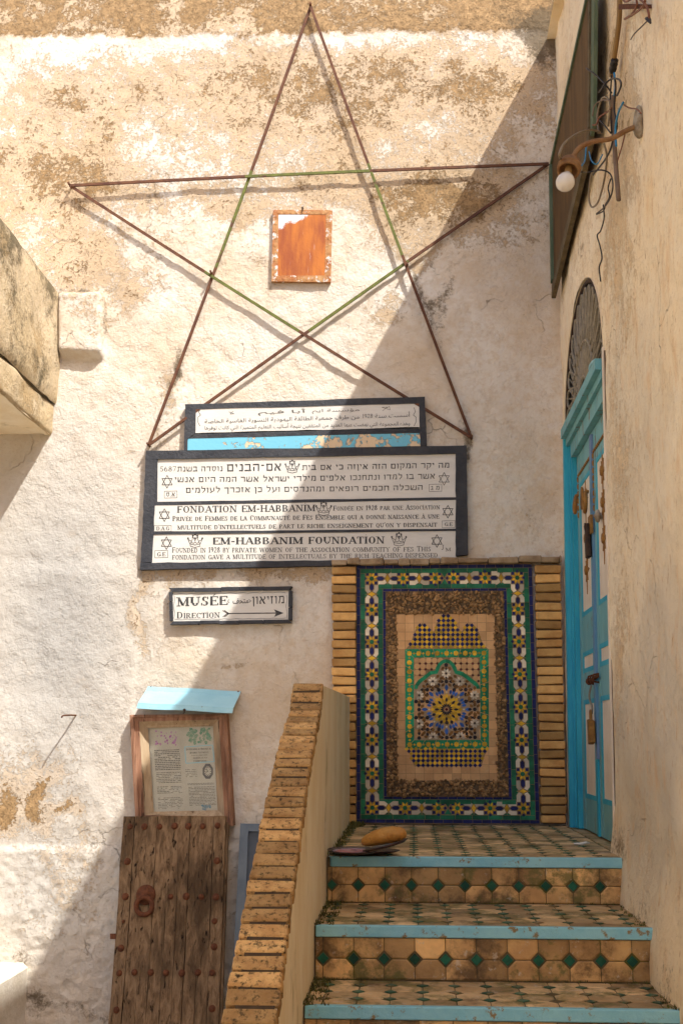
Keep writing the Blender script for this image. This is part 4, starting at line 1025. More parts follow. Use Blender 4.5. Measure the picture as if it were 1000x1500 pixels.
for p, q, ya, yb, cr in bars:
    A_, B_ = at(*p, ya), at(*q, yb)
    ts = []
    for c in cr:
        i = inter(p, q, *c); ts.append((i[0] - p[0]) / (q[0] - p[0]) if abs(q[0] - p[0]) > abs(q[1] - p[1]) else (i[1] - p[1]) / (q[1] - p[1]))
    t0, t1 = sorted(ts)
    dv = (B_ - A_) / np.linalg.norm(B_ - A_); nv = np.cross(dv, np.array([0, 1.0, 0])); nv /= np.linalg.norm(nv)
    mb = MB(); N = 24; hw, hd = .0078, .0055
    bow = random.choice((-1, 1)) * random.uniform(.004, .010)
    for (a, b, mi) in ((0, t0, 0), (t0, t1, 1), (t1, 1, 0)):
        for k in range(N // 3):
            s0_, s1_ = lerp(a, b, k / (N // 3)), lerp(a, b, (k + 1) / (N // 3)); ring = []
            for s_ in (s0_, s1_):
                c = A_ + (B_ - A_) * s_ + nv * bow * math.sin(s_ * math.pi)
                ring.append([c + nv * hw + np.array([0, -hd, 0]), c - nv * hw + np.array([0, -hd, 0]), c - nv * hw + np.array([0, hd, 0]), c + nv * hw + np.array([0, hd, 0])])
            for j in range(4): mb.face([ring[0][j], ring[0][(j + 1) % 4], ring[1][(j + 1) % 4], ring[1][j]], mi)
    c0, c1 = A_, B_
    for c in (A_, B_): mb.face([c + nv * hw + np.array([0, -hd, 0]), c - nv * hw + np.array([0, -hd, 0]), c - nv * hw + np.array([0, hd, 0]), c + nv * hw + np.array([0, hd, 0])])
    mb.build('rod', [M['rust'], M['green_rod']], star)
for (x, y) in (SA, SC, SD, SE, (310, 401), (596, 389)):
    mb = MB(); c = at(x, y, -.03); mb.tube([(c[0], -.07, c[2]), (c[0], .03, c[2])], .007, 6); mb.build('wall_pin', M['rust'], star)

# ------------------------------------------------------------------ rusted plaque
pq = thing('rusted_plaque', at(441, 412, -.01), 'rust orange enamel plaque with embossed rim hanging inside the star', 'plaque')
o_ = [(400, 307), (486.5, 307.5), (484, 413), (397.5, 412)]; i_ = [(408, 314), (477.5, 314), (475.5, 403.5), (406.5, 403.5)]
mb = MB(); mb.px(i_, -.024, .0); mb.build('plate', M['plaque'], pq)
mb = MB()
for k in range(4):
    j = (k + 1) % 4; mb.px([o_[k], o_[j], i_[j], i_[k]], -.0258, .0)
for k in range(4):
    j = (k + 1) % 4; a, b = np.array(o_[k]), np.array(o_[j]); a2, b2 = np.array(i_[k]), np.array(i_[j]); nn = 9
    for q in range(nn):
        t_ = (q + .5) / nn; c = (lerp(a, b, t_) + lerp(a2, b2, t_)) / 2; r = 2.4
        mb.px([(c[0] + r * math.cos(u), c[1] + r * math.sin(u)) for u in [v * math.pi / 3 + q for v in range(6)]], -.0272, -.025)
mb.build('rim', M['plaque_rim'], pq)
mb = MB(); c = at(442, 303, -.03); mb.tube(curve([(c[0], .02, c[2]), (c[0], -.02, c[2]), (c[0] + .008, -.036, c[2] - .008), (c[0] + .004, -.034, c[2] - .03)]), .003, 6); mb.build('hanging_hook', M['dark_iron'], pq)

# ------------------------------------------------------------------ iron hook with its long shadow
mb = MB(); a = at(113, 1048, 0.0); 
mb.tube(curve([(a[0], .03, a[2]), (a[0] - .012, -.08, a[2] - .0), (a[0] - .03, -.15, a[2] - .004), (a[0] - .034, -.165, a[2] - .014)]), .0045, 7)
tag(mb.build('wall_hook', M['rust'], None, True), 'thin rusty iron hook jutting from the white wall at left, casting a long shadow', 'hook')

# ------------------------------------------------------------------ glazed notice case
nc = thing('notice_case', at(266, 1200, -.04), 'red brown wooden notice case with faded printed sheets, above the studded door panel', 'notice case')
YC_ = -.085
fo = [(190, 1047), (332, 1045.5), (341.5, 1210), (198.5, 1200)]; fm = [(204, 1057), (320.5, 1054), (329, 1196), (212, 1194)]; fi = [(213.5, 1063.5), (314.5, 1060), (322.5, 1189.5), (222, 1191.5)]; fg = [(217, 1066.5), (312, 1063.5), (319, 1187), (225.5, 1189)]
def ring(mb, a, b, ya, yb, m=0, back=None):
    for k in range(4):
        j = (k + 1) % 4
        mb.face([at(*a[k], ya), at(*a[j], ya), at(*b[j], yb), at(*b[k], yb)], m)
names = ['top_rail', 'side_stile', 'bottom_rail', 'side_stile']
for k in range(4):
    j = (k + 1) % 4; mb = MB()
    A0, A1 = np.array(fo[k]), np.array(fo[j]); Bm0, Bm1 = np.array(fm[k]), np.array(fm[j])
    p0, p1 = at(*A0, YC_), at(*A1, YC_)
    mb.face([p0, p1, (p1[0], .01, p1[2]), (p0[0], .01, p0[2])])
    mb.face([p0, p1, at(*lerp(A1, Bm1, .38), YC_ - .006), at(*lerp(A0, Bm0, .38), YC_ - .006)])
    mb.face([at(*lerp(A0, Bm0, .38), YC_ - .006), at(*lerp(A1, Bm1, .38), YC_ - .006), at(*lerp(A1, Bm1, .5), YC_ + .004), at(*lerp(A0, Bm0, .5), YC_ + .004)])
    mb.face([at(*lerp(A0, Bm0, .5), YC_ + .004), at(*lerp(A1, Bm1, .5), YC_ + .004), at(*Bm1, YC_ + .001), at(*Bm0, YC_ + .001)])
    fr_ = mb.build(names[k], M['frame_wood'], nc)
    mb = MB(); I0, I1 = np.array(fi[k]), np.array(fi[j]); G0, G1 = np.array(fg[k]), np.array(fg[j])
    mb.face([at(*Bm0, YC_ + .001), at(*Bm1, YC_ + .001), at(*I1, YC_ + .028), at(*I0, YC_ + .028)])
    mb.face([at(*I0, YC_ + .028), at(*I1, YC_ + .028), at(*G1, YC_ + .034), at(*G0, YC_ + .034)])
    mb.face([at(*G0, YC_ + .034), at(*G1, YC_ + .034), at(*G1, -.02), at(*G0, -.02)])
    mb.build('inner_bead', M['frame_light'] if k != 3 else M['frame_light'], fr_)
YP = YC_ + .046
mb = MB(); mb.flat([(214, 1063), (316, 1060), (323, 1191), (222, 1193)], YP + .004); mb.build('back_board', M['paper'], nc)
# quad-addressed sheet: u, v in 0..1
PQ = [np.array(q, float) for q in ((217, 1065), (313, 1061.5), (320.5, 1188.5), (225, 1191))]
def S2(u, v): return tuple(lerp(lerp(PQ[0], PQ[1], u), lerp(PQ[3], PQ[2], u), v))
def sheet(name, u0, v0, u1, v1, mat, y): 
    m_ = MB(); m_.flat([S2(u0, v0), S2(u1, v0), S2(u1, v1), S2(u0, v1)], y); return m_.build(name, M[mat], nc)
shL = sheet('printed_sheet', .02, .015, .475, .985, 'paper', YP); shR = sheet('printed_sheet', .515, .01, .985, .985, 'paper', YP - .001)
rnd = random.Random(12)
def textlines(mb, u0, v0, u1, v1, n, dens=.92, th=.42):
    for i in range(n):
        v = lerp(v0, v1, (i + .5) / n); h = (v1 - v0) / n * th / 2; u = u0
        while u < u1:
            l = rnd.uniform(.012, .05); e = min(u + l, u1)
            if rnd.random() < dens: mb.flat([S2(u, v - h), S2(e, v - h), S2(e, v + h), S2(u, v + h)], YP - .0022)
            u = e + .007
m_ = MB(); textlines(m_, .07, .265, .46, .51, 12); m_.build('printing', M['ink'], shL); m_ = MB(); textlines(m_, .08, .525, .46, .66, 7, .8, .3); textlines(m_, .08, .69, .46, .78, 5, .8, .3); textlines(m_, .08, .82, .46, .96, 8, .75, .3); m_.build('printing', M['ink'], shL)
m_ = MB(); textlines(m_, .56, .705, .96, .93, 13, .92, .34); m_.build('printing', M['ink'], shR); m_ = MB(); textlines(m_, .55, .665, .95, .69, 2, .9, .4); textlines(m_, .53, .50, .70, .60, 5, .8, .25); m_.build('printing', M['ink'], shR)
def blot(mb, u0, v0, u1, v1, n, r, y):
    for _ in range(n):
        u, v = rnd.uniform(u0, u1), rnd.uniform(v0, v1); c = S2(u, v); rr = r * rnd.uniform(.3, 1)
        mb.flat([(c[0] + math.cos(a) * rr * rnd.uniform(.4, 1), c[1] + math.sin(a) * rr * rnd.uniform(.4, 1.2)) for a in [k * math.pi / 3.5 for k in range(7)]], y + rnd.uniform(-.0004, .0004))
m_ = MB(); blot(m_, .05, .05, .20, .22, 8, 2.6, YP - .002); blot(m_, .26, .05, .46, .13, 6, 3, YP - .002); blot(m_, .24, .1, .42, .22, 12, 2.4, YP - .002)
m_.flat([S2(.34, .20), S2(.39, .21), S2(.44, .12), S2(.41, .14)], YP - .0027); m_.line if False else None; m_.build('magenta_photo', M['magenta'], shL)
m_ = MB(); blot(m_, .57, .04, .94, .215, 60, 4.2, YP - .003); m_.build('green_photo', M['green_print'], shR)
m_ = MB(); blot(m_, .75, .925, .88, .975, 14, 3.2, YP - .003); m_.build('blue_photo', M['blue_print'], shR)
m_ = MB()
bq = [S2(.54, .245), S2(.965, .235), S2(.975, .425), S2(.545, .435)]
for k in range(4):
    a, b = np.array(bq[k]), np.array(bq[(k + 1) % 4]); d = (b - a) / np.linalg.norm(b - a); nn = np.array([-d[1], d[0]]) * .7
    m_.flat([tuple(a - nn), tuple(b - nn), tuple(b + nn), tuple(a + nn)], YP - .0025)
m_.build('blue_box', M['tin'], shR)
t = Plate(YP - .002)
def tl(txt, u0, u1, v, cap): a = S2(u0, v); b = S2(u1, v); t.latin(txt, a[0], a[1], b[0], b[1], cap, .8)
tl('La delegation du Ministere des', .56, .945, .285, 3.0); tl('Affaires Culturelles', .61, .90, .325, 3.0); tl('et de la communaute', .63, .88, .352, 1.8); tl('israelite de fes', .66, .87, .385, 2.6); tl('Communique', .66, .86, .42, 2.6)
t.build(shR)
m_ = MB(); c = np.array(S2(.87, .535))
oc = lambda r, sy=1.45: [(c[0] + r * math.cos(math.radians(22.5 + 45 * k)), c[1] + r * sy * math.sin(math.radians(22.5 + 45 * k))) for k in range(8)]
m_.flat(oc(8.2), YP - .0022); m_.build('clock_picture', M['ink'], shR)
m_ = MB(); m_.flat([(c[0] + 5.2 * math.cos(k * .524), c[1] + 7.4 * math.sin(k * .524)) for k in range(12)], YP - .0030); m_.build('clock_dial', M['paper'], shR)
t = Plate(YP - .0028)
for k in range(12): t.line([(c[0] + 3.6 * math.cos(k * .524), c[1] + 5.4 * math.sin(k * .524)), (c[0] + 4.6 * math.cos(k * .524), c[1] + 6.6 * math.sin(k * .524))], .9)
t.line([(c[0], c[1]), (c[0] - 2, c[1] - 3.4)], .8); t.line([(c[0], c[1]), (c[0] - 2.6, c[1] + 1.5)], .8); t.build(shR, 'clock_hands')
g = G('dusty_pane'); g.b.inputs['Transmission Weight'].default_value = .96; g.b.inputs['IOR'].default_value = 1.05
M['pane'] = g.done((.93, .93, .90), .06, 0, .45)
mb = MB(); mb.px([(214.5, 1064), (315, 1060.5), (322, 1189), (222.5, 1191)], YC_ + .0400, YC_ + .0425, 0, True); mb.build('glass_pane', M['pane'], nc)

# ------------------------------------------------------------------ tin rain hood
hood = thing('tin_hood', at(275, 1040, -.1), 'pale blue folded tin hood sheltering the wooden notice case', 'rain hood')
yT, yBt = -.012, -.175
rows_ = [([(217, 1005.5), (353, 1012.5)], -.020), ([(214, 1012), (350.5, 1019)], -.028), ([(202.5, 1030), (342, 1037)], -.150), ([(200, 1037.5), (340.5, 1044.5)], -.153)]
mb = MB(); grid = []
for (l, r), y in [((a[0], a[1]), y) for a, y in rows_]:
    row = []
    for k in range(25):
        q = k / 24; p = (lerp(l[0], r[0], q), lerp(l[1], r[1], q) + .5 * math.sin(q * 9))
        row.append(at(p[0], p[1], y + .004 * math.sin(q * 7 + y * 30)))
    grid.append(row)
notch = {(0, 0): 1.5, (2, 24): -3, (1, 24): 2}
for i in range(3):
    for k in range(24): mb.face([grid[i][k], grid[i][k + 1], grid[i + 1][k + 1], grid[i + 1][k]])
sh = mb.build('folded_sheet', M['tin'], hood, False)
sd = sh.modifiers.new('thickness', 'SOLIDIFY'); sd.thickness = .0016
mb = MB(); c = at(270, 1040, -.19); mb.lathe((c[0], -.186, c[2]), (0, -1, 0), [(0, .006), (.006, .006), (.007, .002), (.008, 0)], 10)
mb.tube(curve([(c[0], -.185, c[2]), (c[0] + .002, -.192, c[2] - .012), (c[0] - .006, -.187, c[2] - .018)]), .0022, 6); mb.build('wire_hook', M['dark_iron'], hood)
for q in (.03, .97):
    mb = MB(); p = at(lerp(217, 353, q), lerp(1006.5, 1013.5, q), -.02); mb.lathe((p[0], -.016, p[2]), (0, -1, 0), [(.006, 0), (.006, .006), (.001, .009)], 8); mb.build('nail', M['stud'], hood)

# ------------------------------------------------------------------ old studded door leaf leaning on the wall
zt_ = float(at(255, 1195, -.13)[2]); yT2, yB2 = -.13, -.42
DN = np.array([0, zt_, (yB2 - yT2)]) ; DN = DN / np.linalg.norm(DN)
DN = np.array([0, -zt_, yT2 - yB2]); DN = DN / np.linalg.norm(DN)     # outward normal of the leaning face
if DN[1] > 0: DN = -DN
DP = (0, yT2, zt_)
def dd(x, y, lift=0.0): return pl(x, y, np.array(DP) + DN * lift, DN)
od = thing('studded_door_leaf', (float(dd(250, 1350)[0]), -.35, 0), 'old weathered brown plank door leaf with rusty studs and ring knocker leaning against the wall', 'door leaf')
edgeL = [(181, 1197), (178, 1235), (176.2, 1265), (176, 1268), (174.6, 1300), (172, 1345), (167.5, 1400), (163, 1450), (159, 1500), (152.5, 1570)]
def xl(y): return np.interp(y, [e[1] for e in edgeL], [e[0] for e in edgeL])
def xr(y): return lerp(330.5, 320.5, (y - 1195) / 305)
fr_ = [0, .115, .235, .335, .455, .56, .66, .775, .885, 1.0]
ys_ = [1196, 1230, 1268, 1310, 1355, 1400, 1450, 1500, 1570, 1585]
zbot = float(dd(240, 1584)[2])
for i in range(len(fr_) - 1):
    mb = MB(); lft, rgt = [], []
    for y in ys_:
        yy = y + (random.uniform(-1.2, 1.2) if y == 1196 else 0)
        gp = (.0008, .004, .0008, .003, .001, .0008, .004, .0008, .002, .001); g0, g1 = fr_[i] + (gp[i] if i else 0), fr_[i + 1] - (gp[i + 1] if i < 8 else 0)
        lft.append((lerp(xl(y), xr(y), g0) + (random.uniform(-.5, .5)), yy)); rgt.append((lerp(xl(y), xr(y), g1) + random.uniform(-.5, .5), yy))
    li = random.uniform(-.003, .003); o = lft + rgt[::-1]
    f_ = [dd(x, y, li) for x, y in o]
    f_ = [p if p[2] > .004 else np.array([p[0], p[1], .004]) for p in f_]
    mb.prism(f_, [p - DN * .04 for p in f_], 0, True)
    mb.build('plank', M['old_wood'], od)
mb = MB(); f_ = [dd(xl(y) + 1.5 if s_ < 0 else xr(y) + 4.5 * (s_ > 0), y, -.030) for s_, y in ((-1, 1202), (1, 1206), (1, 1580), (-1, 1580))]
mb.prism(f_, [p - DN * .028 for p in f_], 0, True); mb.build('back_frame', M['old_wood'], od)
studs = [(191, 1211), (212, 1211), (234, 1211), (256, 1210), (276, 1210.5), (297, 1210.5), (319, 1209.5), (187, 1262), (184, 1313.5), (181, 1350), (177.5, 1389), (175, 1425.5), (171, 1479.5), (318, 1261), (316.5, 1314), (314.5, 1349.5), (314, 1387), (311, 1425), (311, 1477.5),
         (250, 1313.5), (273, 1313), (295, 1314), (197.5, 1424.5), (221, 1424.5), (243.5, 1425), (266.5, 1425.5), (290, 1424.5)]
for x, y in studs:
    r = .0175 * random.uniform(.85, 1.1) * (.6 if (x, y) == (181, 1350) else 1)
    mb = MB(); mb.lathe(dd(x, y, -.002), DN + np.array([random.uniform(-.12, .12), 0, random.uniform(-.12, .12)]), [(r, 0), (r * .98, .004), (r * .8, .0095), (r * .45, .0135), (0, .015)], 12); mb.build('stud', M['stud'], od, True)
mb = MB(); mb.lathe(dd(214, 1311, -.002), DN, [(.05, 0), (.05, .004), (.043, .010), (.022, .016), (.016, .026), (0, .028)], 24); kb = mb.build('knocker_boss', M['stud'], od, True)
mb = MB(); cc = dd(211, 1327, .026); upd = np.cross(DN, np.array([1.0, 0, 0])); upd /= np.linalg.norm(upd)
mb.tube([cc + (np.array([1.0, 0, 0]) * math.cos(a) + upd * math.sin(a)) * .041 + DN * (-.012 * (1 - math.sin(a)) * .5) for a in [k * math.pi / 16 for k in range(33)]], .0125, 10, 0, False)
mb.build('knocker_ring', M['stud'], kb, True)
mb = MB(); f_ = [dd(x, y, -.012) for x, y in ((161.5, 1367.5), (170, 1367.5), (170, 1375.5), (161.5, 1375.5))]; mb.prism(f_, [p - DN * .012 for p in f_], 0, True); mb.build('hinge_tongue', M['stud'], od)
for (x, y, pts) in ((316, 1240, [(-1, -6), (3, 0), (1, 8)]), (316, 1271, [(1, -5), (-2, 0), (2, 6)]), (311, 1398, [(2, -5), (-2, 1), (1, 6)]), (305, 1460, [(0, -6), (4, -1), (1, 6)]), (240, 1282, [(-1, -12), (1, 0), (0, 14)]), (211, 1357, [(1, -10), (-1, 0), (-3, 14)]), (229, 1359, [(0, -6), (1, 6)]), (204, 1391, [(2, -6), (-2, 0), (0, 6)])):
    pass

# ------------------------------------------------------------------ slate blue shutter behind the parapet
sb = thing('slate_blue_shutter', (float(at(380, 1300, -.1)[0]), -.1, 0), 'slate blue framed panel standing between the studded door leaf and the stair parapet', 'shutter')
zt3 = float(at(352, 1206, -.10)[2]); SN = np.array([0, -zt3, -.10 - -.26]); SN = SN / np.linalg.norm(SN)
def ss(x, y, lift=0.0): return pl(x, y, np.array([0, -.10, zt3]) + SN * lift, SN)
def sbx(name, pts, l0, l1, mat):
    m_ = MB(); f_ = [ss(x, y, l1) for x, y in pts]; f_ = [p if p[2] > .003 else np.array([p[0], p[1], .003]) for p in f_]; m_.prism(f_, [p + SN * (l0 - l1) for p in f_], 0, True); return m_.build(name, M[mat], sb)
sbx('frame_stile', [(352, 1206), (364, 1206.5), (350, 1590), (333.5, 1590)], -.035, .0, 'shutter'); sbx('frame_stile', [(452, 1208), (464, 1208), (452, 1590), (440, 1590)], -.035, .0, 'shutter')
sbx('frame_rail', [(364.2, 1206.5), (451.8, 1208), (451.4, 1219.5), (363.8, 1217.5)], -.035, -.001, 'shutter'); sbx('panel', [(363.8, 1217.6), (451.5, 1219.6), (440, 1590), (350.2, 1590)], -.03, -.016, 'shutter_dark')

# ------------------------------------------------------------------ zellige panel
mos = thing('zellige_panel', at(655, 1206, -.02), 'tall mosaic tile panel with green star border and pebble band above the steps', 'tile panel')
YM = -.034
def P7(u, v): return (480 + u / 2.778, 800 + v / 2.778)
def P5(u, v): return (560 + u / 5, 880 + v / 5)
mb = MB(); mb.px([(521.5, 827), (778.5, 825), (790.5, 1207.5), (521.5, 1206)], YM, .03); mb.build('grout_bed', M['grout'], mos)
class Zel:
    def __init__(s, mats): s.mb = MB(); s.mats = mats; s.k = 0
    def t(s, pts, m, lift=.0016, base=.0):
        """one tile: chamfer-less thin tile standing a little proud of the bed, never quite level"""
        lift += random.uniform(-.0004, .0004); s.k += 1
        f_ = [at(x, y, YM - base - lift) for x, y in pts]
        s.mb.prism(f_, [(p[0], YM + .0005, p[2]) for p in f_], m)
    def build(s, name): return s.mb.build(name, [M[x] for x in s.mats], mos)
def shrink(pts, d):
    c = np.mean(np.array(pts), 0); o = []
    for p in pts:
        v = np.array(p) - c; l = np.linalg.norm(v); o.append(tuple(c + v * max(0, (l - d)) / max(l, 1e-6)))
    return o
# border described in panel units: crop pixels of a four-sided frame
TLp, TRp, BRp, BLp = [np.array(q, float) for q in ((522, 828), (778.5, 826.2), (790, 1206.8), (522, 1205.3))]
UW, UH = 732.0, 1054.0
def PU(u, v):
    a, b = u / UW, v / UH; return tuple(lerp(lerp(TLp, TRp, a), lerp(BLp, BRp, a), b))
Zb = Zel(['g_blue', 'g_green', 'g_yellow', 'g_white'])
def strip_tiles(u0, v0, u1, v1, step, m, gap=1.4):
    horiz = (u1 - u0) > (v1 - v0); L_ = (u1 - u0) if horiz else (v1 - v0); n = max(1, round(L_ / step)); cuts = [0] + [k / n + random.uniform(-.06, .06) / n for k in range(1, n)] + [1]
    for a, b in zip(cuts[:-1], cuts[1:]):
        if horiz: q = [(lerp(u0, u1, a) + gap / 2, v0 + gap / 2), (lerp(u0, u1, b) - gap / 2, v0 + gap / 2), (lerp(u0, u1, b) - gap / 2, v1 - gap / 2), (lerp(u0, u1, a) + gap / 2, v1 - gap / 2)]
        else: q = [(u0 + gap / 2, lerp(v0, v1, a) + gap / 2), (u1 - gap / 2, lerp(v0, v1, a) + gap / 2), (u1 - gap / 2, lerp(v0, v1, b) - gap / 2), (u0 + gap / 2, lerp(v0, v1, b) - gap / 2)]
        Zb.t([PU(*p) for p in q], m)
strip_tiles(0, 0, UW, 15, 38, 0); strip_tiles(0, UH - 15, UW, UH, 38, 0); strip_tiles(0, 15, 16, UH - 15, 38, 0); strip_tiles(UW - 16, 15, UW, UH - 15, 38, 0)
strip_tiles(16, 15, UW - 16, 34, 62, 1); strip_tiles(16, UH - 34, UW - 16, UH - 15, 62, 1); strip_tiles(16, 34, 36, UH - 34, 62, 1); strip_tiles(UW - 36, 34, UW - 16, UH - 34, 62, 1)
strip_tiles(91, 78, UW - 91, 97, 62, 1); strip_tiles(91, 957, UW - 91, 976, 62, 1); strip_tiles(89, 97, 109, 957, 62, 1); strip_tiles(UW - 109, 97, UW - 89, 957, 62, 1)
strip_tiles(109, 97, UW - 109, 108, 38, 0); strip_tiles(109, 946, UW - 109, 957, 38, 0); strip_tiles(109, 108, 121, 946, 38, 0); strip_tiles(UW - 121, 108, UW - 109, 946, 38, 0)
def star_at(u, v):
    pl_ = lambda pts, m, l=.0016: Zb.t([PU(u + a, v + b) for a, b in pts], m, l)
    for k in range(4):
        a = math.radians(90 * k); R_ = lambda x, y: (x * math.cos(a) - y * math.sin(a), x * math.sin(a) + y * math.cos(a))
        pl_(shrink([R_(12, 12), R_(24, 11), R_(24.5, 24.5), R_(11, 24)], .8), 0)
        pl_(shrink([R_(20, 0), R_(27, -8), R_(35, 0), R_(27, 8)], .8), 0)
    for k in range(8):
        a = math.radians(45 * k + 22.5); R_ = lambda r, d: (r * math.cos(a + d), r * math.sin(a + d))
        pl_(shrink([R_(9.5, -.36), R_(17, -.30), R_(27, 0), R_(17, .30), R_(9.5, .36)], .5), 2, .002)
    pl_([(9.2 * math.cos(math.radians(45 * k + 22.5)), 9.2 * math.sin(math.radians(45 * k + 22.5))) for k in range(8)], 1, .0026)
def link(a, b, skip=None):
    a, b = np.array(a, float), np.array(b, float); d = b - a; L_ = np.linalg.norm(d); d /= L_; n_ = np.array([-d[1], d[0]]); half = L_ / 2
    for c, sg in ((a, 1), (b, -1)):
        q = lambda s_, t_: PU(*(c + d * sg * s_ + n_ * t_))
        Zb.t([q(*p) for p in shrink([(23, 0), (29, -8.5), (half - 22, -8.5), (half - 12, 0), (half - 22, 8.5), (29, 8.5)], .6)], 0)
        for w_ in (1, -1): Zb.t([q(s_, t_ * w_) for s_, t_ in [(27, 10.5), (27, 27), (half - 17, 27), (half - 4, 17), (half - 10.5, 4), (half - 20, 10.5)]], 3)
        for w_ in (1, -1): Zb.t([q(s_, t_ * w_) for s_, t_ in shrink([(half - 15, 27.4), (half - 2.5, 18.2), (half - .4, 27.4)], .4)], 1)
    mid = (a + b) / 2; q = lambda s_, t_: PU(*(mid + d * s_ + n_ * t_))
    Zb.t([q(-9, 0), q(0, -16), q(9, 0), q(0, 16)], 2)
top = [63, 194, 328, 404, 535, 669]; col = [55, 182, 314, 447, 580, 714, 852, 992]
for v in (55, 992):
    for u in top: star_at(u, v)
    for a, b in zip(top[:-1], top[1:]):
        if b - a > 100: link((a, v), (b, v))
        else: 
            m_ = (a + b) / 2
            for s_ in (1, -1): Zb.t([PU(m_, v + s_ * 3), PU(m_ + 15, v + s_ * 26), PU(m_ - 15, v + s_ * 26)], 1)
for u in (63, 669):
    for v in col[1:-1]: star_at(u, v)
    for a, b in zip(col[:-1], col[1:]): link((u, a), (u, b))
Zb.build('star_border')
# pebble band
rnd = random.Random(33); mb = MB(); 
ph = (1 + 5 ** .5) / 2
ICO = np.array([(-1, ph, 0), (1, ph, 0), (-1, -ph, 0), (1, -ph, 0), (0, -1, ph), (0, 1, ph), (0, -1, -ph), (0, 1, -ph), (ph, 0, -1), (ph, 0, 1), (-ph, 0, -1), (-ph, 0, 1)]) / math.sqrt(1 + ph * ph)
ICF = [(0, 11, 5), (0, 5, 1), (0, 1, 7), (0, 7, 10), (0, 10, 11), (1, 5, 9), (5, 11, 4), (11, 10, 2), (10, 7, 6), (7, 1, 8), (3, 9, 4), (3, 4, 2), (3, 2, 6), (3, 6, 8), (3, 8, 9), (4, 9, 5), (2, 4, 11), (6, 2, 10), (8, 6, 7), (9, 8, 1)]
mb2 = MB()
for q_ in ((121, 108, UW - 121, 199), (121, 880, UW - 121, 946), (121, 199, 164, 880), (UW - 161, 199, UW - 121, 880)): mb2.px([PU(q_[0], q_[1]), PU(q_[2], q_[1]), PU(q_[2], q_[3]), PU(q_[0], q_[3])], YM - .002, YM + .002)
mb2.build('pebble_mortar', M['mortar'], mos)
px_scale = 1 / 2.778
for _ in range(5200):
    u, v = rnd.uniform(124, UW - 124), rnd.uniform(111, 943)
    if 166 < u < UW - 163 and 201 < v < 878: continue
    c = at(*PU(u, v), YM - .006); s_ = rnd.uniform(.0055, .0125); sc_ = np.array([rnd.uniform(.6, 1.2), rnd.uniform(.6, 1.0), rnd.uniform(.6, 1.2)]) * s_
    an = rnd.uniform(0, 6.28); ca_, sa_ = math.cos(an), math.sin(an)
    V = []
    for p in ICO:
        q = p * sc_ * rnd.uniform(.78, 1.15); V.append((c[0] + q[0] * ca_ - q[2] * sa_, c[1] + q[1] + rnd.uniform(-.001, .001), c[2] + q[0] * sa_ + q[2] * ca_))
    mb.add(V, ICF)
mb.build('pebble_band', M['pebble'], mos)
# inner field of terracotta squares
Zi = Zel(['terracotta'])
x0_, x1_, y0_, y1_ = 579.5, 727.5, 899.5, 1146.5
def PI(a, b): return tuple(lerp(lerp(np.array((579.5, 900.)), np.array((724.5, 899.)), a), lerp(np.array((580.5, 1146.)), np.array((729.5, 1146.)), a), b))
nx_, nyy = 11, 19
for i in range(nx_):
    for j in range(nyy):
        e = .018; Zi.t([PI((i + e) / nx_, (j + e) / nyy), PI((i + 1 - e) / nx_, (j + e) / nyy), PI((i + 1 - e) / nx_, (j + 1 - e) / nyy), PI((i + e) / nx_, (j + 1 - e) / nyy)], 0, .001)
Zi.build('terracotta_field')
def inside(p, poly):
    c = False; n = len(poly)
    for i in range(n):
        (xa, ya), (xb, yb) = poly[i], poly[(i + 1) % n]
        if (ya > p[1]) != (yb > p[1]) and p[0] < (xb - xa) * (p[1] - ya) / (yb - ya) + xa: c = not c
    return c
Zc = Zel(['g_blue', 'g_yellow', 'grout'])
def checker(poly, ox, oy):
    Zc.t([P5(*p) for p in poly], 2, .0014)
    d = 17.3
    for i in range(-22, 23):
        for j in range(-22, 23):
            cx, cy = ox + (i + (j % 2) * .5) * 2 * d, oy + j * d
            if inside((cx, cy), poly): Zc.t([P5(cx + a, cy + b) for a, b in ((0, -15.5), (15.5, 0), (0, 15.5), (-15.5, 0))], j % 2 if oy > 500 else (j + 1) % 2, .0026)
checker([(172, 352), (205, 315), (228, 245), (250, 195), (290, 166), (330, 185), (352, 224), (378, 224), (392, 170), (425, 122), (463, 96), (503, 122), (540, 170), (560, 224), (582, 224), (598, 190), (640, 165), (675, 190), (705, 235), (728, 300), (765, 350)], 463, 335)
Zc.build('chequer_panel'); Zc = Zel(['g_blue', 'g_yellow', 'grout'])
checker([(170, 1084), (778, 1080), (748, 1130), (722, 1212), (232, 1214), (200, 1125)], 470, 1102)
Zc.build('chequer_panel')
Zf = Zel(['g_emerald', 'g_yellow', 'grout', 'terracotta', 'g_red', 'g_white'])
FO = [(165, 354), (775, 350), (778, 1082), (168, 1086)]; FI = [(228, 416), (712, 414), (717, 1019), (231, 1021)]
for k in range(4):
    j = (k + 1) % 4; a, b, c_, d_ = [np.array(q, float) for q in (FO[k], FO[j], FI[j], FI[k])]
    for q in range(6): 
        t0, t1 = (q + .02) / 6, (q + .98) / 6; Zf.t([P5(*lerp(a, b, t0)), P5(*lerp(a, b, t1)), P5(*lerp(d_, c_, t1)), P5(*lerp(d_, c_, t0))], 0, .0026)
def octo(cx, cy, r, m, l): Zf.t([P5(cx + r * math.cos(math.radians(22.5 + 45 * k)), cy + r * math.sin(math.radians(22.5 + 45 * k))) for k in range(8)], m, l)
def star8(cx, cy, r, m, l): Zf.t([P5(cx + (r if k % 2 == 0 else r * .80) * math.cos(math.radians(22.5 * k)), cy + (r if k % 2 == 0 else r * .80) * math.sin(math.radians(22.5 * k))) for k in range(16)], m, l)
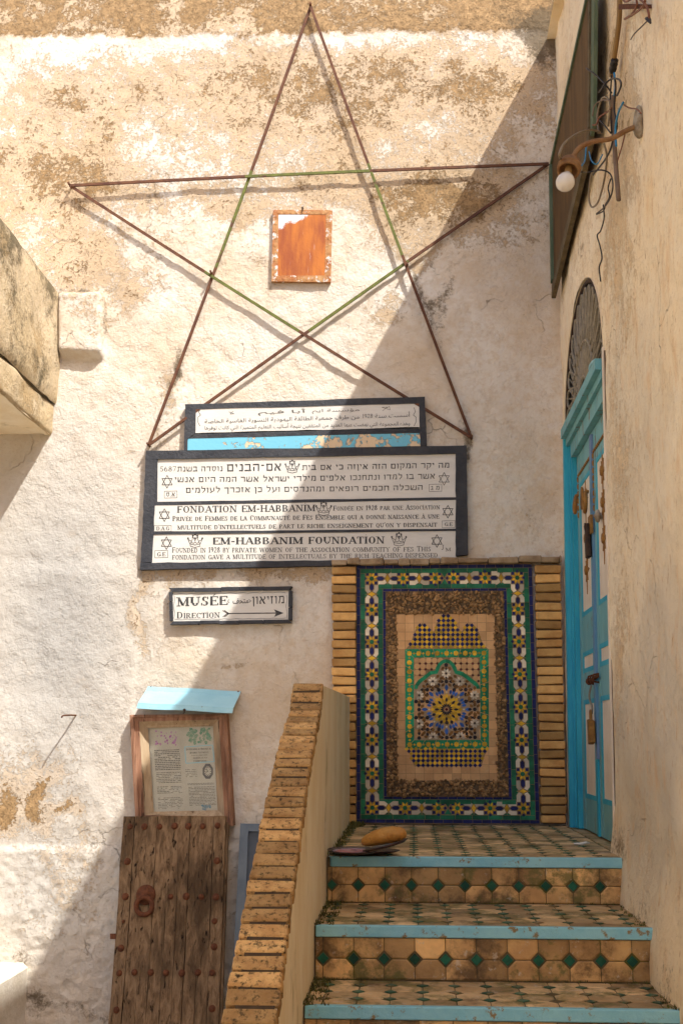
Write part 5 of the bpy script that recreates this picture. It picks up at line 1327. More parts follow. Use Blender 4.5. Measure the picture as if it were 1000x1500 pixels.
def dot(cx, cy, m, l, r=9): Zf.t([P5(cx + r, cy), P5(cx, cy + r), P5(cx - r, cy), P5(cx, cy - r)], m, l)
for k in range(9):
    t_ = k / 8; star8(lerp(196, 741, t_), lerp(386, 383, t_), 20, 1, .0042); star8(lerp(199, 746, t_), lerp(1054, 1050, t_), 20, 1, .0042)
    if k < 8:
        t_ = (k + .5) / 8; dot(lerp(196, 741, t_), lerp(386, 383, t_), 1, .0040); dot(lerp(199, 746, t_), lerp(1054, 1050, t_), 1, .0040)
for k in range(11):
    t_ = k / 10
    if 0 < k < 10: star8(lerp(196, 199, t_), lerp(386, 1054, t_), 20, 1, .0042); star8(lerp(741, 746, t_), lerp(383, 1050, t_), 20, 1, .0042)
    if k < 10: t_ = (k + .5) / 10; dot(lerp(196, 199, t_), lerp(386, 1054, t_), 1, .0040); dot(lerp(741, 746, t_), lerp(383, 1050, t_), 1, .0040)
# spandrels
arch_o = [(232, 645), (236, 615), (262, 580), (310, 545), (345, 517), (385, 512), (390, 488), (405, 460), (432, 436), (463, 427), (498, 436), (524, 460), (540, 488), (545, 510), (590, 522), (630, 552), (680, 590), (708, 620), (714, 645)]
arch_i = [(258, 645), (260, 625), (282, 600), (325, 566), (356, 541), (400, 534), (412, 512), (424, 478), (442, 460), (463, 454), (486, 460), (504, 478), (520, 512), (530, 534), (575, 548), (614, 574), (660, 612), (684, 630), (688, 645)]
for (ca_, cb_) in (((228, 416), (712, 414)),):
    spl = [(228, 416), (712, 414), (714, 645)] + arch_o[::-1][1:-1] + [(232, 645)]
    Zf.t([P5(*p) for p in spl], 2, .0012)
    for i in range(12):
        for j in range(6):
            cx, cy = 251 + i * 43, 438 + j * 43
            if inside((cx, cy), spl): octo(cx, cy, 21.5, 3, .0024)
            if inside((cx + 21.5, cy + 21.5), spl): dot(cx + 21.5, cy + 21.5, 4, .0034, 10)
for k in range(len(arch_o) - 1):
    Zf.t([P5(*arch_o[k]), P5(*arch_o[k + 1]), P5(*arch_i[k + 1]), P5(*arch_i[k])], 0, .0036)
Zf.build('emerald_frame')
# rosette field
Zr = Zel(['g_white', 'g_black', 'g_brown', 'g_sky', 'g_yellow', 'g_red', 'rose_bed'])
fld = arch_i + [(713, 646), (716, 1018), (232, 1020), (232, 646)]
Zr.t([P5(*p) for p in arch_i[::-1]], 6, .0012)
Zr.t([P5(*p) for p in ((232, 645), (714, 645), (716, 1018), (232, 1020))], 6, .0012)
fld_in = lambda p: (inside(p, arch_i) or (236 < p[0] < 711 and 645 <= p[1] < 1016))
RC = (468, 796)
def petal(cx, cy, ang, r0, r1, wd, m, l, tip=.5, chk=True):
    a = math.radians(ang); R_ = lambda r, s_: (cx + r * math.cos(a) - s_ * math.sin(a), cy + r * math.sin(a) + s_ * math.cos(a))
    mid = lerp(r0, r1, tip)
    pts = [R_(r0, 0), R_(lerp(r0, mid, .6), wd * .8), R_(mid, wd), R_(lerp(mid, r1, .5), wd * .75), R_(r1, 0), R_(lerp(mid, r1, .5), -wd * .75), R_(mid, -wd), R_(lerp(r0, mid, .6), -wd * .8)]
    if chk and not all(fld_in(p) for p in (R_(r0, 0), R_(r1, 0), R_(mid, wd), R_(mid, -wd))): return
    Zr.t([P5(*p) for p in pts], m, l)
Zr.t([P5(RC[0] + 11 * math.cos(k * math.pi / 4 + .39), RC[1] + 11 * math.sin(k * math.pi / 4 + .39)) for k in range(8)], 5, .004)
for k in range(16):
    a = k * 22.5
    petal(*RC, a, 14, 46, 6.2, 1, .0030, .65); petal(*RC, a + 11.25, 34, 70, 8, 4, .0036, .5); petal(*RC, a, 52, 88, 9, 4 if k % 2 else 1, .0032, .5)
    petal(*RC, a + 11.25, 66, 108, 10, 4 if True else 1, .0028, .45); petal(*RC, a, 84, 116, 11, 1 if k % 2 else 4, .0026, .5)
for k in range(8):
    a = k * 45
    petal(*RC, a, 118, 136, 7, 0, .0026); petal(*RC, a, 134, 184, 13, 3, .0028); 
    petal(*RC, a + 13, 112, 150, 10, 3, .0027); petal(*RC, a - 13, 112, 150, 10, 3, .0027); petal(*RC, a + 22.5, 112, 160, 12, 3 if k % 2 else 3, .0024)
    petal(*RC, a + 22.5, 158, 192, 10, 1 if k % 2 else 2, .0025)
nodes = [(327, 652), (411, 653), (523, 653), (608, 651), (327, 738), (609, 737), (328, 856), (613, 855), (329, 942), (412, 941), (530, 940), (616, 939), (267, 797), (674, 795), (268, 1005), (470, 1002), (676, 1000), (467, 592), (465, 470), (470, 893), (245, 856), (245, 738), (700, 738), (704, 856)]
for x, y in nodes:
    if fld_in((x, y)): Zr.t([P5(x + 14.5 * math.cos(k * math.pi / 4 + .39), y + 14.5 * math.sin(k * math.pi / 4 + .39)) for k in range(8)], 1, .0034)
    for k in range(8):
        near = math.hypot(x - RC[0], y - RC[1])
        ex, ey = x + 34 * math.cos(k * math.pi / 4), y + 34 * math.sin(k * math.pi / 4)
        if math.hypot(ex - RC[0], ey - RC[1]) > 172: petal(x, y, k * 45, 18, 52, 11, 1 if k % 2 == 0 else 2, .0026)
for x, y in ((367, 590), (567, 590), (268, 692), (673, 690), (268, 900), (674, 897), (370, 996), (570, 994), (465, 532)):
    for k in range(8): petal(x, y, k * 45 + 22.5, 8, 36, 8, 0, .0042)
    Zr.t([P5(x + 9 * math.cos(k * math.pi / 2), y + 9 * math.sin(k * math.pi / 2)) for k in range(4)], 1, .0046)
    for k in range(8): petal(x, y, k * 45, 36, 66, 11, 2, .0030)
Zr.build('rosette_mosaic')

# ------------------------------------------------------------------ brick piers and mortar ledge
def pier(label, xa, xb, xa2, xb2, y0, y1, n):
    p_ = thing('brick_pier', at((xa + xb) / 2, y1, -.03), label, 'brick pier', 'brick piers flanking the tile panel')
    m_ = MB(); q = [(xa + 2, y0), (xb - 1.5, y0), (xb2 - 1.5, y1), (xa2 + 2, y1)]; m_.px(q, -.046, .03); m_.build('mortar_core', M['mortar'], p_)
    m_ = MB(); rnd2 = random.Random(int(xa))
    for k in range(n):
        t0, t1 = (k + .07) / n, (k + .90) / n; ya, yb = lerp(y0, y1, t0), lerp(y0, y1, t1); j0, j1 = rnd2.uniform(-1, .6), rnd2.uniform(-.6, .8)
        L0, R0 = lerp(xa, xa2, t0) + j0, lerp(xb, xb2, t0) + j1; f_ = -.066 + rnd2.uniform(-.004, .004); tl_ = rnd2.uniform(-.5, .5)
        a, b, c_, d_ = at(L0, yb + tl_, f_), at(R0, yb - tl_, f_), at(R0, ya - tl_, f_), at(L0, ya + tl_, f_)
        bk = lambda p: (p[0], -.01, p[2])
        m_.brick([a, b, bk(b), bk(a), d_, c_, bk(c_), bk(d_)], .0045, jit=.002)
    m_.build('brickwork', M['pier_brick'], p_)
pier('brick pier left of the tile panel, its foot hidden by the parapet', 486.5, 521, 486.5, 521, 829, 1206, 28)
pier('brick pier between the tile panel and the turquoise door', 783.5, 820.5, 793, 829.5, 827, 1207, 28)
mb = MB(); rnd = random.Random(8); x = 485.5
while x < 821:
    L_ = rnd.uniform(16, 46); e = min(x + L_, 822); y0 = lerp(821.5, 817, (x - 485) / 336); f_ = -.085 + rnd.uniform(-.012, .01)
    ya, yb = y0 - rnd.uniform(1.5, 4), y0 + rnd.uniform(4.5, 7)
    a, b, c_, d_ = at(x, yb, f_), at(e - .6, yb - .3, f_), at(e - .6, ya - .3, f_), at(x, ya, f_); bk = lambda p: (p[0], .01, p[2] + .004)
    mb.brick([a, b, bk(b), bk(a), d_, c_, bk(c_), bk(d_)], .004, jit=.003); x = e
ledge = mb.build('mortar_ledge', M['ledge'])
tag(ledge, 'ragged mortar ledge running along the top of the tile panel and its piers', 'ledge')

# ------------------------------------------------------------------ turquoise double door on the right wall
door = thing('double_door', (XR(ZL) + .05, YC, ZL), 'turquoise panelled double door with cream panels, brass ornaments and padlock in the right wall', 'door')
def DZ(x, y, off=.05): return float(RW(x, y, off)[2])
def slabY(mb, y0, y1, z0, z1, o0, o1, m=0):
    """piece of joinery: o0 front offset into the wall, o1 back"""
    mb.hexa([rp(y0, z0, o0), rp(y1, z0, o0), rp(y1, z0, o1), rp(y0, z0, o1), rp(y0, z1, o0), rp(y1, z1, o0), rp(y1, z1, o1), rp(y0, z1, o1)], m)
FD = .045
jw = .115
mb = MB(); slabY(mb, YF - .003, YF - .05, ZL + .002, ZS + .03, -.012, .10); slabY(mb, YF - .052, YF - .068, ZL + .002, ZS - .02, .012, .10); slabY(mb, YF - .07, YF - jw, ZL + .002, ZS - .02, .022, .10); mb.build('jamb', M['door_blue'], door)
mb = MB(); slabY(mb, YN + .003, YN + .05, ZL + .002, ZS + .03, .002, .10); slabY(mb, YN + .052, YN + jw, ZL + .002, ZS - .02, .022, .10); mb.build('jamb', M['door_blue'], door)
mb = MB(); slabY(mb, YF - .053, YN + .053, ZS - .015, ZS + .035, -.028, .10); slabY(mb, YF - .053, YN + .053, ZS - .055, ZS - .017, -.002, .10); slabY(mb, YF - .1, YN + .1, ZS - .13, ZS - .057, .016, .10); mb.build('transom', M['door_teal'], door)
mb = MB(); slabY(mb, YN - .004, YN - .030, ZL - .02, ZS + .06, -.007, .02); mb.build('trim_and_gap_strip', M['door_cream'], door)
mb = MB(); slabY(mb, YN - .032, YN - .040, ZL - .02, ZS + .04, -.0015, .02); mb.build('trim_and_gap_strip', M['old_wood'], door)  # dark strip that stands in for the shadowed gap beside the cream trim
mb = MB(); mb.box(XRs + .001, .99, YN, YF, ZL - .05, ZL - .003); mb.build('threshold', M['tread_tile'], door)
zT = ZS - .135; zB = ZL + .006
zs_ = dict(up_b=DZ(861, 899), sm_t=DZ(861, 953), sm_b=DZ(862, 984), lo_t=DZ(863, 1024), lo_b=DZ(866, 1171))
for leaf, (ya, yb, nm) in enumerate(((YF - jw - .004, YC + .003, 'far'), (YC - .003, YN + jw + .004, 'near'))):
    mb = MB(); s_ = -1; st_ = .085; wY = abs(yb - ya); mt = .06
    yl, yr = ya, yb
    slabY(mb, yl, yl - st_, zB, zT, FD, FD + .045); slabY(mb, yr, yr + st_, zB, zT, FD, FD + .045)
    for z0, z1 in ((zB, zs_['lo_b']), (zs_['lo_t'], zs_['sm_b']), (zs_['sm_t'], zs_['up_b']), (zT - .16, zT)):
        slabY(mb, yl - st_, yr + st_, z0, z1, FD + .002, FD + .043)
    lf = mb.build('door_leaf', M['door_teal'], door)
    for z0, z1 in ((zs_['lo_b'], zs_['lo_t']), (zs_['sm_b'], zs_['sm_t']), (zs_['up_b'], zT - .16)):
        m_ = MB(); slabY(m_, yl - st_, yr + st_, z0, z1, FD + .005, FD + .034)
        pn = m_.build('panel', M['door_cream'], lf)
        m_ = MB(); b_ = .022
        for (a0_, a1_, c0, c1) in ((yl - st_, yl - st_ - b_, z0, z1), (yr + st_ + b_, yr + st_, z0, z1), (yl - st_ - b_, yr + st_ + b_, z0, z0 + b_), (yl - st_ - b_, yr + st_ + b_, z1 - b_, z1)):
            m_.hexa([rp(a0_, c0, FD + .0), rp(a1_, c0, FD + .003), rp(a1_, c0, FD + .012), rp(a0_, c0, FD + .012), rp(a0_, c1, FD + .0), rp(a1_, c1, FD + .003), rp(a1_, c1, FD + .012), rp(a0_, c1, FD + .012)])
        m_.build('panel_moulding', M['door_blue'], lf)
    # corded gilt moulding: little beads in a row
    m_ = MB()
    def beads(y0, z0, y1, z1):
        n_ = int(math.hypot(y1 - y0, z1 - z0) / .034)
        for k in range(n_):
            y, z = lerp(y0, y1, (k + .5) / n_), lerp(z0, z1, (k + .5) / n_); d = np.array([0, y1 - y0, z1 - z0]); d = d / np.linalg.norm(d)
            c = np.array(rp(y, z, FD - .001)); m_.tube([c - d * .016, c - d * .010, c, c + d * .010, c + d * .016], [.002, .0065, .0075, .0065, .002], 7)
    zb_bead = DZ(840, 772) if leaf == 0 else DZ(870, 752)
    if leaf == 0:
        beads(yl - .045, zb_bead, yl - .045, zT - .11); beads(yl - .045, zT - .11, yr + .03, zT - .11); beads(yr + .03, zT - .11, yr + .03, DZ(864, 750))
    else:
        beads(yl - .03, DZ(870, 752), yl - .03, zT - .11); beads(yl - .03, zT - .11, yr + .045, zT - .11); beads(yr + .045, zT - .11, yr + .045, zb_bead)
    m_.build('beaded_trim', M['brass'], lf, True)
    # brass star ornaments on the panels
    yc_ = (yl + yr) / 2
    for zc in ((DZ(856, 735), DZ(856, 792), DZ(857, 838), ) if leaf == 0 else (DZ(882, 690), DZ(884, 735), DZ(886, 787))):
        m_ = MB(); pts = []
        for k in range(16):
            r = (.095 if k % 4 == 0 else .060) if k % 2 == 0 else .030; pts.append((yc_ + r * .8 * math.sin(k * math.pi / 8), zc + r * 1.25 * math.cos(k * math.pi / 8)))
        f_ = [rp(y, z, FD + .001) for y, z in pts]; m_.prism(f_, [(p[0] + .004, p[1], p[2]) for p in f_]); m_.lathe(rp(yc_, zc, FD + .001), (-1, 0, 0), [(.028, 0), (.022, .008), (0, .012)], 10)
        m_.build('star_ornament', M['brass'], lf)
# meeting stile
mb = MB(); slabY(mb, YC + .020, YC - .030, zs_['lo_t'] - .28, zT - .02, FD - .012, FD + .002); mb.build('meeting_strip', M['door_lilac'], door)
mb = MB(); slabY(mb, YC + .020, YC - .022, zB, zs_['lo_t'] - .282, FD - .010, FD + .002); mb.build('meeting_strip', M['door_blue'], door)
def knocker(y, z, s_=1.0, mat='brass'):
    m_ = MB(); f_ = [rp(y + a * s_, z + b * s_, FD - .016) for a, b in ((-.035, -.06), (.035, -.06), (.045, 0), (.03, .07), (0, .09), (-.03, .07), (-.045, 0))]; f_ = [(p[0] + .008, p[1], p[2]) for p in f_]; m_.prism(f_, [(p[0] + .010, p[1], p[2]) for p in f_])
    k_ = m_.build('knocker_plate', M[mat], door)
    m_ = MB(); c = np.array(rp(y, z + .02, FD - .02)); m_.tube(curve([c, c + np.array([-.012, 0, 0]), c + np.array([-.018, .032 * s_, -.03]), c + np.array([-.02, .038 * s_, -.075 * s_]), c + np.array([-.02, 0, -.115 * s_]), c + np.array([-.02, -.038 * s_, -.075 * s_]), c + np.array([-.018, -.032 * s_, -.03]), c + np.array([-.012, 0, 0])], 6), .009, 8)
    m_.build('knocker_ring', M['brass'], k_, True)
knocker(YC + .012, DZ(868, 728), .85); knocker(-.46, DZ(857, 728), .75)
m_ = MB(); zk = DZ(868, 771); m_.hexa([rp(YC + .05, zk - .05, FD - .022), rp(YC - .05, zk - .05, FD - .022), rp(YC - .05, zk - .05, FD - .01), rp(YC + .05, zk - .05, FD - .01), rp(YC + .04, zk + .04, FD - .022), rp(YC - .04, zk + .04, FD - .022), rp(YC - .04, zk + .04, FD - .01), rp(YC + .04, zk + .04, FD - .01)]); lk = m_.build('lock_plate', M['brass'], door)
m_ = MB(); c = np.array(rp(YC + .01, zk - .01, FD - .012)); m_.lathe(c, (-1, 0, 0), [(.016, -.02), (.016, .02), (.02, .03), (0, .034)], 10); m_.brick([c + np.array(v) for v in ((-.030, -.03, -.15), (-.004, -.03, -.15), (-.004, .03, -.15), (-.030, .03, -.15), (-.028, -.022, .015), (-.006, -.022, .015), (-.006, .022, .015), (-.028, .022, .015))], .006)
m_.build('iron_lock', M['dark_iron'], lk)
m_ = MB(); c = np.array(rp(-1.03, DZ(882, 755), FD)); m_.lathe(c, (-1, 0, 0), [(.016, 0), (.016, .005), (.028, .009), (.031, .016), (.026, .024), (.010, .028), (.007, .034), (0, .035)], 16); m_.build('door_knob', M['plate_block'], door, True)
# sliding bolt and padlock
zb0 = DZ(876, 994); m_ = MB(); c = np.array(rp(YC, zb0, FD - .016)); m_.tube([c + np.array([0, .12, -.006]), c + np.array([0, -.12, .006])], .009, 8)
for yy in (.10, .02, -.06): m_.tube([np.array(rp(YC + yy, zb0 - .02, FD)), c + np.array([-.008, yy, -.016]), c + np.array([-.014, yy, 0]), c + np.array([-.008, yy, .016]), np.array(rp(YC + yy, zb0 + .02, FD))], .005, 6)
m_.lathe(c + np.array([0, .12, -.006]), (0, 1, 0), [(.012, 0), (.018, .005), (.018, .015), (0, .02)], 10); bo = m_.build('sliding_bolt', M['stud'], door)
m_ = MB(); c2 = c + np.array([-.012, .0, -.03]); m_.tube(curve([c2, c2 + np.array([-.008, .02, -.05]), c2 + np.array([0, .005, -.10]), c2 + np.array([-.004, -.01, -.13])]), .005, 6); m_.build('chain', M['wrought'], bo)
m_ = MB(); c3 = c2 + np.array([-.01, -.012, -.20]); m_.brick([c3 + np.array(v) for v in ((-.014, -.03, -.06), (.014, -.03, -.06), (.014, .026, -.07), (-.014, .026, -.07), (-.014, -.03, .04), (.014, -.03, .04), (.014, .03, .045), (-.014, .03, .045))], .004); m_.tube(curve([c3 + np.array([0, -.018, .04]), c3 + np.array([0, -.018, .07]), c3 + np.array([0, 0, .085]), c3 + np.array([0, .018, .07]), c3 + np.array([0, .018, .04])]), .005, 6); m_.build('padlock', M['brass'], bo)

# ------------------------------------------------------------------ iron fanlight over the door
fan = thing('iron_fanlight', (XR(ZS) + .05, YC, ZS), 'arched fanlight of dusty wrought iron scrollwork above the turquoise door', 'fanlight')
mb = MB(); pts = [(YC + HW * .995 * math.cos(math.pi * k / 40), ZS + .03 + (RISE - .03) * .995 * math.sin(math.pi * k / 40)) for k in range(41)]
f_ = [rp(y, z, .022) for y, z in pts]; mb.prism(f_, [(p[0] + .01, p[1], p[2]) for p in f_]); mb.build('dark_glazing', M['void'], fan)
def FP(r, th, lift=.010): return rp(YC + HW * r * math.cos(th), ZS + .04 + (RISE - .04) * r * math.sin(th), lift)
mb = MB(); mb.tube([FP(.965, math.pi * k / 40, .010) for k in range(41)], .009, 8); mb.build('arch_rim', M['dark_iron'], fan)
NS = 15
for k in range(NS):
    th = math.pi * (k + .5) / NS; d = math.pi / NS * .42
    mb = MB(); mb.tube([FP(.16, th), FP(.92, th)], .004, 6)
    mb.tube(curve([FP(.50, th), FP(.70, th + d * .9), FP(.86, th + d), FP(.93, th), FP(.86, th - d), FP(.70, th - d * .9), FP(.50, th)], 5), .0065, 6)
    mb.tube(curve([FP(.20, th), FP(.34, th + d * .9), FP(.46, th), FP(.34, th - d * .9), FP(.20, th)], 5), .006, 6)
    if k % 2 == 0:
        for rr, sg in ((.62, 1), (.62, -1)):
            mb.tube([FP(rr + .06 * math.cos(q) * (1 - q / 8), th + sg * (d * 1.1 + d * .6 * math.sin(q) * (1 - q / 8)), .008 - .0006 * q) for q in [j_ * .6 for j_ in range(9)]], .0045, 5)
    mb.build('scroll_bar', M['wrought'], fan)
for rr in (.18, .48):
    mb = MB(); mb.tube([FP(rr, math.pi * k / 30) for k in range(31)], .009, 6); mb.build('inner_hoop', M['wrought'], fan)
mb = MB(); c = np.array(rp(-1.30, ZS + .06, -.01)); mb.tube(curve([c + np.array([0, .14, -.03]), c + np.array([-.01, .07, 0]), c, c + np.array([-.01, -.06, -.05])]), .007, 6); tw = mb.build('bent_strap', M['tin'], fan)

# ------------------------------------------------------------------ mesh window screen high on the right wall
scr = thing('window_screen', (.75, -.6, 4.0), 'tall rusty mesh window screen in a flaking green frame high on the right wall', 'window screen')
def scp(px_, py_, Y): return at(px_, py_, Y)
FB, FT = at(810, 424, -.10), at(807, 241, -.10); NB, NT = RW(865, 196, -.05), RW(867, -36, -.05)
def q4(a, b): return lerp(lerp(FB, NB, a), lerp(FT, NT, a), b)
nrm = np.cross(NB - FB, FT - FB); nrm /= np.linalg.norm(nrm)
if nrm[0] > 0: nrm = -nrm
def sq(name, a0_, a1_, b0_, b1_, l0, l1, mat):
    m_ = MB(); f_ = [q4(a0_, b0_) + nrm * l1, q4(a1_, b0_) + nrm * l1, q4(a1_, b1_) + nrm * l1, q4(a0_, b1_) + nrm * l1]; m_.prism(f_, [p + nrm * (l0 - l1) for p in f_], 0, True); return m_.build(name, M[mat], scr)
sq('woven_mesh', .03, .978, .031, .97, -.004, .002, 'screen_mesh')
sq('frame_rail', 0, 1, -.01, .03, -.012, .010, 'screen_wood'); sq('frame_rail', 0, 1, .965, 1, -.012, .012, 'screen_green')
sq('frame_stile', 0, .035, .046, .964, -.03, .016, 'screen_green'); sq('frame_stile', .975, 1.0, .046, .964, -.012, .012, 'screen_wood'); sq('frame_stile', 1.003, 1.06, -.02, 1.0, -.012, .004, 'screen_green')
sq('sill_board', -.01, 1.0, -.060, -.012, -.014, .010, 'screen_wood')

# ------------------------------------------------------------------ bulkhead lamp on its pipe
lamp = thing('wall_lamp', RW(938, 180), 'bare opal bulb in a rusty socket on a curved pipe arm from the right wall', 'lamp')
Yl = float(RW(937, 180)[1])
w0 = np.array(RW(937, 180))
mb = MB(); rnd = random.Random(2); V = []
for p in ICO: q = p * np.array([.026, .05, .085]) * rnd.uniform(.75, 1.2); V.append(w0 + q + np.array([-.006, 0, 0]))
mb.add(V, ICF); bl = mb.build('wall_block', M['plate_block'], lamp)
sb_ = bl.modifiers.new('round', 'SUBSURF'); sb_.levels = 1; sb_.render_levels = 2
arm = [at(935, 184, Yl), at(915, 192, Yl), at(895, 203, Yl - .02), at(870, 207, Yl - .04), at(852, 214, Yl - .05), at(842, 224, Yl - .05), at(838, 236, Yl - .05)]
mb = MB(); mb.tube(curve(arm, 6), .0095, 10); mb.build('pipe_arm', M['rusty_pipe'], lamp, True)
ax = np.array([-.25, -.42, -.87]); ax /= np.linalg.norm(ax); c = at(835, 238, Yl - .05)
mb = MB(); mb.lathe(c, ax, [(0, -.012), (.026, -.010), (.037, .004), (.040, .024), (.043, .026), (.043, .034), (.038, .036), (.040, .040), (.040, .052), (.033, .052), (.031, .030), (.012, .022)], 22); so = mb.build('socket_cup', M['rusty_pipe'], lamp, True)
mb = MB(); mb.lathe(c + ax * .022, ax, [(.013, 0), (.013, .05), (.012, .052)], 14); mb.build('bulb_cap', M['conduit'], so, True)
mb = MB(); mb.lathe(c + ax * .070, ax, [(.012, -.004), (.016, .006), (.026, .020), (.032, .036), (.033, .048), (.029, .062), (.018, .074), (.008, .078), (0, .079)], 24); mb.build('bulb', M['bulb'], lamp, True)

# ------------------------------------------------------------------ conduit, cable and loose wiring
def wallpath(pts, off=-.03): return [RW(x, y, o[0] if o else off) for x, y, *o in pts]
def wire(name, pts, r, mat, label, cat, off=-.03, group=None):
    m_ = MB(); m_.tube(curve(wallpath(pts, off), 6), r, 7); o = m_.build(name, M[mat], None, True); return tag(o, label, cat, group)
cd = thing('conduit', RW(903, 60, -.03), 'ochre conduit dropping down the right wall to a black taped joint', 'conduit')
mb = MB(); mb.tube(curve(wallpath([(909, -60), (907, 0), (906, 30), (902, 62), (898, 90), (895, 112)]), 6), .0105, 10); mb.build('pipe', M['conduit'], cd, True)
mb = MB(); mb.tube(curve(wallpath([(899.5, 88), (898, 96), (896, 105)], -.03), 5), [.015, .0155, .014, .015, .0165, .015, .014, .0155, .016, .0145, .013], 9); mb.build('tape_wrap', M['wire'], cd, True)
wire('grey_cable', [(897, 140), (896.5, 170), (899, 205), (902, 250), (905.5, 293)], .0095, 'cable', 'thick grey brown cable hanging cut off below the taped joint', 'cable')
G_ = 'loose wires tangled around the lamp'
wire('loose_wire', [(858, 100, -.10), (872, 110, -.08), (886, 124, -.06), (895, 136, -.03)], .0035, 'wire', 'black wire end poking left across the mesh screen', 'wire', -.05, G_)
wire('loose_wire', [(877, 135, -.07), (884, 125, -.07), (894, 116, -.05), (905, 116, -.05), (909, 124, -.06), (903, 140, -.05)], .0038, 'wire', 'black wire loop curling just below the taped joint', 'wire', -.05, G_)
wire('loose_wire', [(899, 108), (901, 130), (899, 160), (903, 185), (897, 205), (893, 220), (884, 236), (868, 256, -.05)], .004, 'wire', 'long black wire running down behind the pipe arm to a taped end', 'wire', -.045, G_)
wire('loose_wire', [(895, 110), (893, 150), (895, 195)], .0032, 'wire', 'black wire straight beside the grey cable', 'wire', -.04, G_)
wire('loose_wire', [(899, 107), (900.5, 125), (899, 140)], .0042, 'blue_wire', 'bright blue wire showing just under the taped joint', 'wire', -.045, G_)
wire('loose_wire', [(912, 150), (905, 165), (901, 185), (901, 200), (902, 214)], .0042, 'blue_wire', 'bright blue wire crossing the cable above the pipe arm', 'wire', -.05, G_)
wire('loose_wire', [(867, 183, -.09), (873, 182, -.08), (877, 172, -.07), (890, 163, -.05), (895, 158)], .0034, 'copper', 'pale brown wire hooked over the green frame stile', 'wire', -.05, G_)
wire('loose_wire', [(893, 147), (880, 147, -.06), (870, 155, -.08), (867, 170, -.09)], .0026, 'cable', 'thin grey wire arching to the green frame stile', 'wire', -.06, G_)
wire('loose_wire', [(876, 175, -.06), (884, 183, -.05), (894, 195)], .0032, 'wire', 'short black wire slanting down behind the arm', 'wire', -.05, G_)
wire('loose_wire', [(910, 152), (921, 158), (932, 160), (938, 166)], .0028, 'copper', 'brown wire linking the cable to the chalky wall block', 'wire', -.03, G_)
wire('loose_wire', [(820, 232, -.30), (819, 225, -.31), (826, 210, -.27), (845, 196, -.20), (865, 190, -.12), (880, 195, -.07)], .0048, 'grey_wire', 'olive flex looping over the lamp socket', 'flex', -.2, G_)
wire('loose_wire', [(876, 195, -.07), (874, 170, -.06), (880, 146, -.05), (888, 143), (893, 155), (890, 185)], .0042, 'grey_wire', 'olive flex loop standing above the pipe arm', 'flex', -.05, G_)
wire('loose_wire', [(884, 210, -.06), (888, 230), (884, 265), (875, 296), (866, 303), (862, 290), (864, 262), (868, 250)], .0042, 'grey_wire', 'long olive flex loop hanging below the lamp arm', 'flex', -.045, G_)
wire('loose_wire', [(851, 252, -.2), (862, 252, -.12), (880, 249, -.08), (893, 255), (897, 272), (893, 290), (884, 304), (873, 313)], .003, 'wire', 'dark wire drooping from the socket to a taped tip', 'wire', -.05, G_)
wire('loose_wire', [(894, 262), (890, 275), (892, 288), (886, 300), (883, 309), (873, 314)], .003, 'wire', 'thin dark wire with a taped middle left of the cable end', 'wire', -.04, G_)
wire('loose_wire', [(915, 195), (910, 215), (904, 235)], .0024, 'copper', 'thin brown wire trailing under the pipe arm', 'wire', -.03, G_)
wire('loose_wire', [(858, 214, -.12), (856, 235, -.13), (851, 243, -.16)], .003, 'blue_wire', 'thin blue wire falling into the socket', 'wire', -.1, G_)
wire('loose_wire', [(862, 222, -.10), (866, 236, -.10), (874, 240, -.08), (882, 226, -.06)], .0026, 'blue_wire', 'pale blue wire loop right of the socket', 'wire', -.08, G_)
wire('hanging_wire', [(883, 300), (884, 320), (879, 338), (874, 345), (878, 360), (881, 378), (877, 392), (879, 412)], .0032, 'wire', 'thin twisted black wire hanging down to the fanlight arch', 'wire', -.02)
bx_ = thing('junction_bracket', RW(920, 10, -.03), 'rusty bracket with curled brown wires at the top right edge', 'bracket')
mb = MB(); f_ = [RW(x, y, -.04) for x, y in ((905, 6), (937, 7), (938, 13), (905, 14))]; mb.prism(f_, [(p[0] + .04, p[1], p[2]) for p in f_], 0, True); mb.build('iron_bar', M['stud'], bx_)
for pts in ([(908, -20), (914, 2), (930, -4), (944, 6), (949, 18), (950, 30)], [(914, 28), (928, 20), (940, 10), (945, -4), (944, -20)], [(924, 22), (932, 8), (930, -6)], [(950, 28), (940, 38), (928, 50), (923, 58)]):
    mb = MB(); mb.tube(curve(wallpath([(x, y) for x, y in pts], -.05), 6), .0042 if pts[0][0] != 950 else .0022, 6); mb.build('curled_wire', M['copper'] if pts[0][0] != 950 else M['dark_iron'], bx_, True)
mb = MB(); mb.tube(wallpath([(945, 27), (949, 28), (952, 34)], -.05), [.004, .009, .003], 6); mb.build('taped_end', M['wire'], bx_)

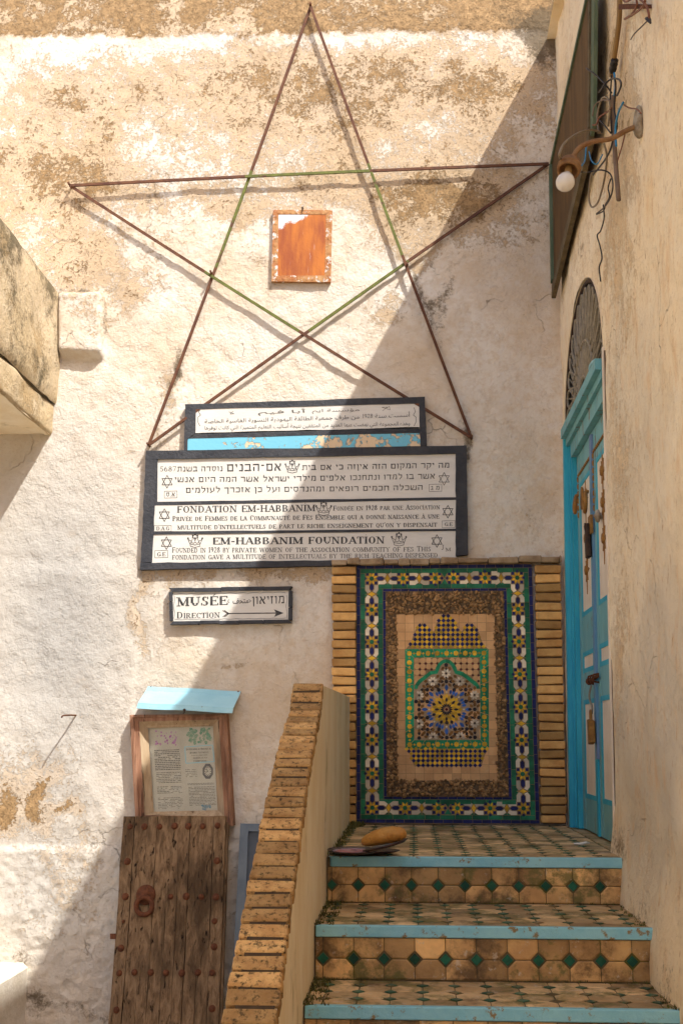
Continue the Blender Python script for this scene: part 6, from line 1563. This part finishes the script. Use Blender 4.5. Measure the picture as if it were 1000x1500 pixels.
# ------------------------------------------------------------------ dishes and bread on the landing
def dish(name, c, rx, ry, tilt, label, pat, slope=0.0, rim=.45):
    o = thing(name, c, label, 'dish'); ct, st2 = math.cos(tilt), math.sin(tilt)
    prof_d = [(.0, .006), (.62, .006), (.80, .012), (.97, .024), (1.0, .027), (1.0, .022), (.84, .004), (.6, 0), (0, 0)]
    def dp(r, h, a): x, y, z = r * rx * math.cos(a), r * ry * math.sin(a), h; return (c[0] + x * ct - z * st2, c[1] + y, c[2] + x * st2 + z * ct + (y + ry) * slope)
    def body(name2, pr, mat):
        m_ = MB(); n_ = 36; b = 0
        for r, h in pr:
            for k in range(n_): m_.vert(dp(r, h * rim, 2 * math.pi * k / n_))
        for i in range(len(pr) - 1):
            for k in range(n_): m_.f.append([i * n_ + k, i * n_ + (k + 1) % n_, (i + 1) * n_ + (k + 1) % n_, (i + 1) * n_ + k]); m_.m.append(0)
        return m_.build(name2, M[mat], o, True)
    body('dish_body', prof_d, 'dish')
    if pat: body('patterned_well', [(0, .0085), (.62, .0085), (.72, .0105)], 'dish_pat'); body('pale_rim_line', [(.72, .0108), (.78, .0135)], 'dish_rim')
    return o
d1 = onZ(532, 1249, ZL + .004)
dish('serving_dish', np.array([d1[0], d1[1], ZL + .003]), .142, .088, .0, 'large dark oval dish lying flat at the left end of the landing', False)
d0 = onZ(517, 1247, ZL + .02); dish('painted_saucer', np.array([d0[0], d0[1], ZL + .010]), .098, .062, .0, 'small saucer with red pattern and pale rim resting in the dark dish', True, .10, .40)
d2 = onZ(560, 1245, ZL + .03); dish('bread_plate', np.array([d2[0] + .012, d2[1] + .03, ZL + .036]), .088, .060, math.radians(15), 'dark plate tilted up to the right under the bread loaf', False)
bc = np.array([d2[0] + .004, d2[1] + .03, ZL + .072]); mb = MB(); n1, n2 = 26, 18; t_ = math.radians(13)
for i in range(n1 + 1):
    a = math.pi * i / n1; s_ = -math.cos(a); r = max(math.sin(a), 1e-3) ** .72
    for k in range(n2):
        b = 2 * math.pi * k / n2; x = s_ * .088; yy = math.cos(b) * r * .046 * (1 + .06 * s_); zz = math.sin(b) * r * .030 * (1 + .12 * s_) + .006 * (1 - s_ * s_)
        nn = 1 + .03 * math.sin(i * 1.7 + k) ; x2 = x * math.cos(t_) - zz * nn * math.sin(t_); z2 = x * math.sin(t_) + zz * nn * math.cos(t_)
        mb.vert(bc + np.array([x2, yy * nn - x * .25, z2]))
for i in range(n1):
    for k in range(n2): mb.f.append([i * n2 + k, i * n2 + (k + 1) % n2, (i + 1) * n2 + (k + 1) % n2, (i + 1) * n2 + k]); mb.m.append(0)
tag(mb.build('bread_loaf', M['crust'], None, True), 'golden oval bread loaf lying on the tilted dark plate', 'bread')
mb = MB(); p = onZ(851, 1236, ZL + .004); mb.tube([p + np.array([-.03, .01, 0]), p, p + np.array([.02, -.005, .006]), p + np.array([.035, .01, .002])], [.003, .006, .005, .002], 6); tag(mb.build('litter_scrap', M['litter']), 'tiny white scrap lying on the landing in front of the door', 'litter')
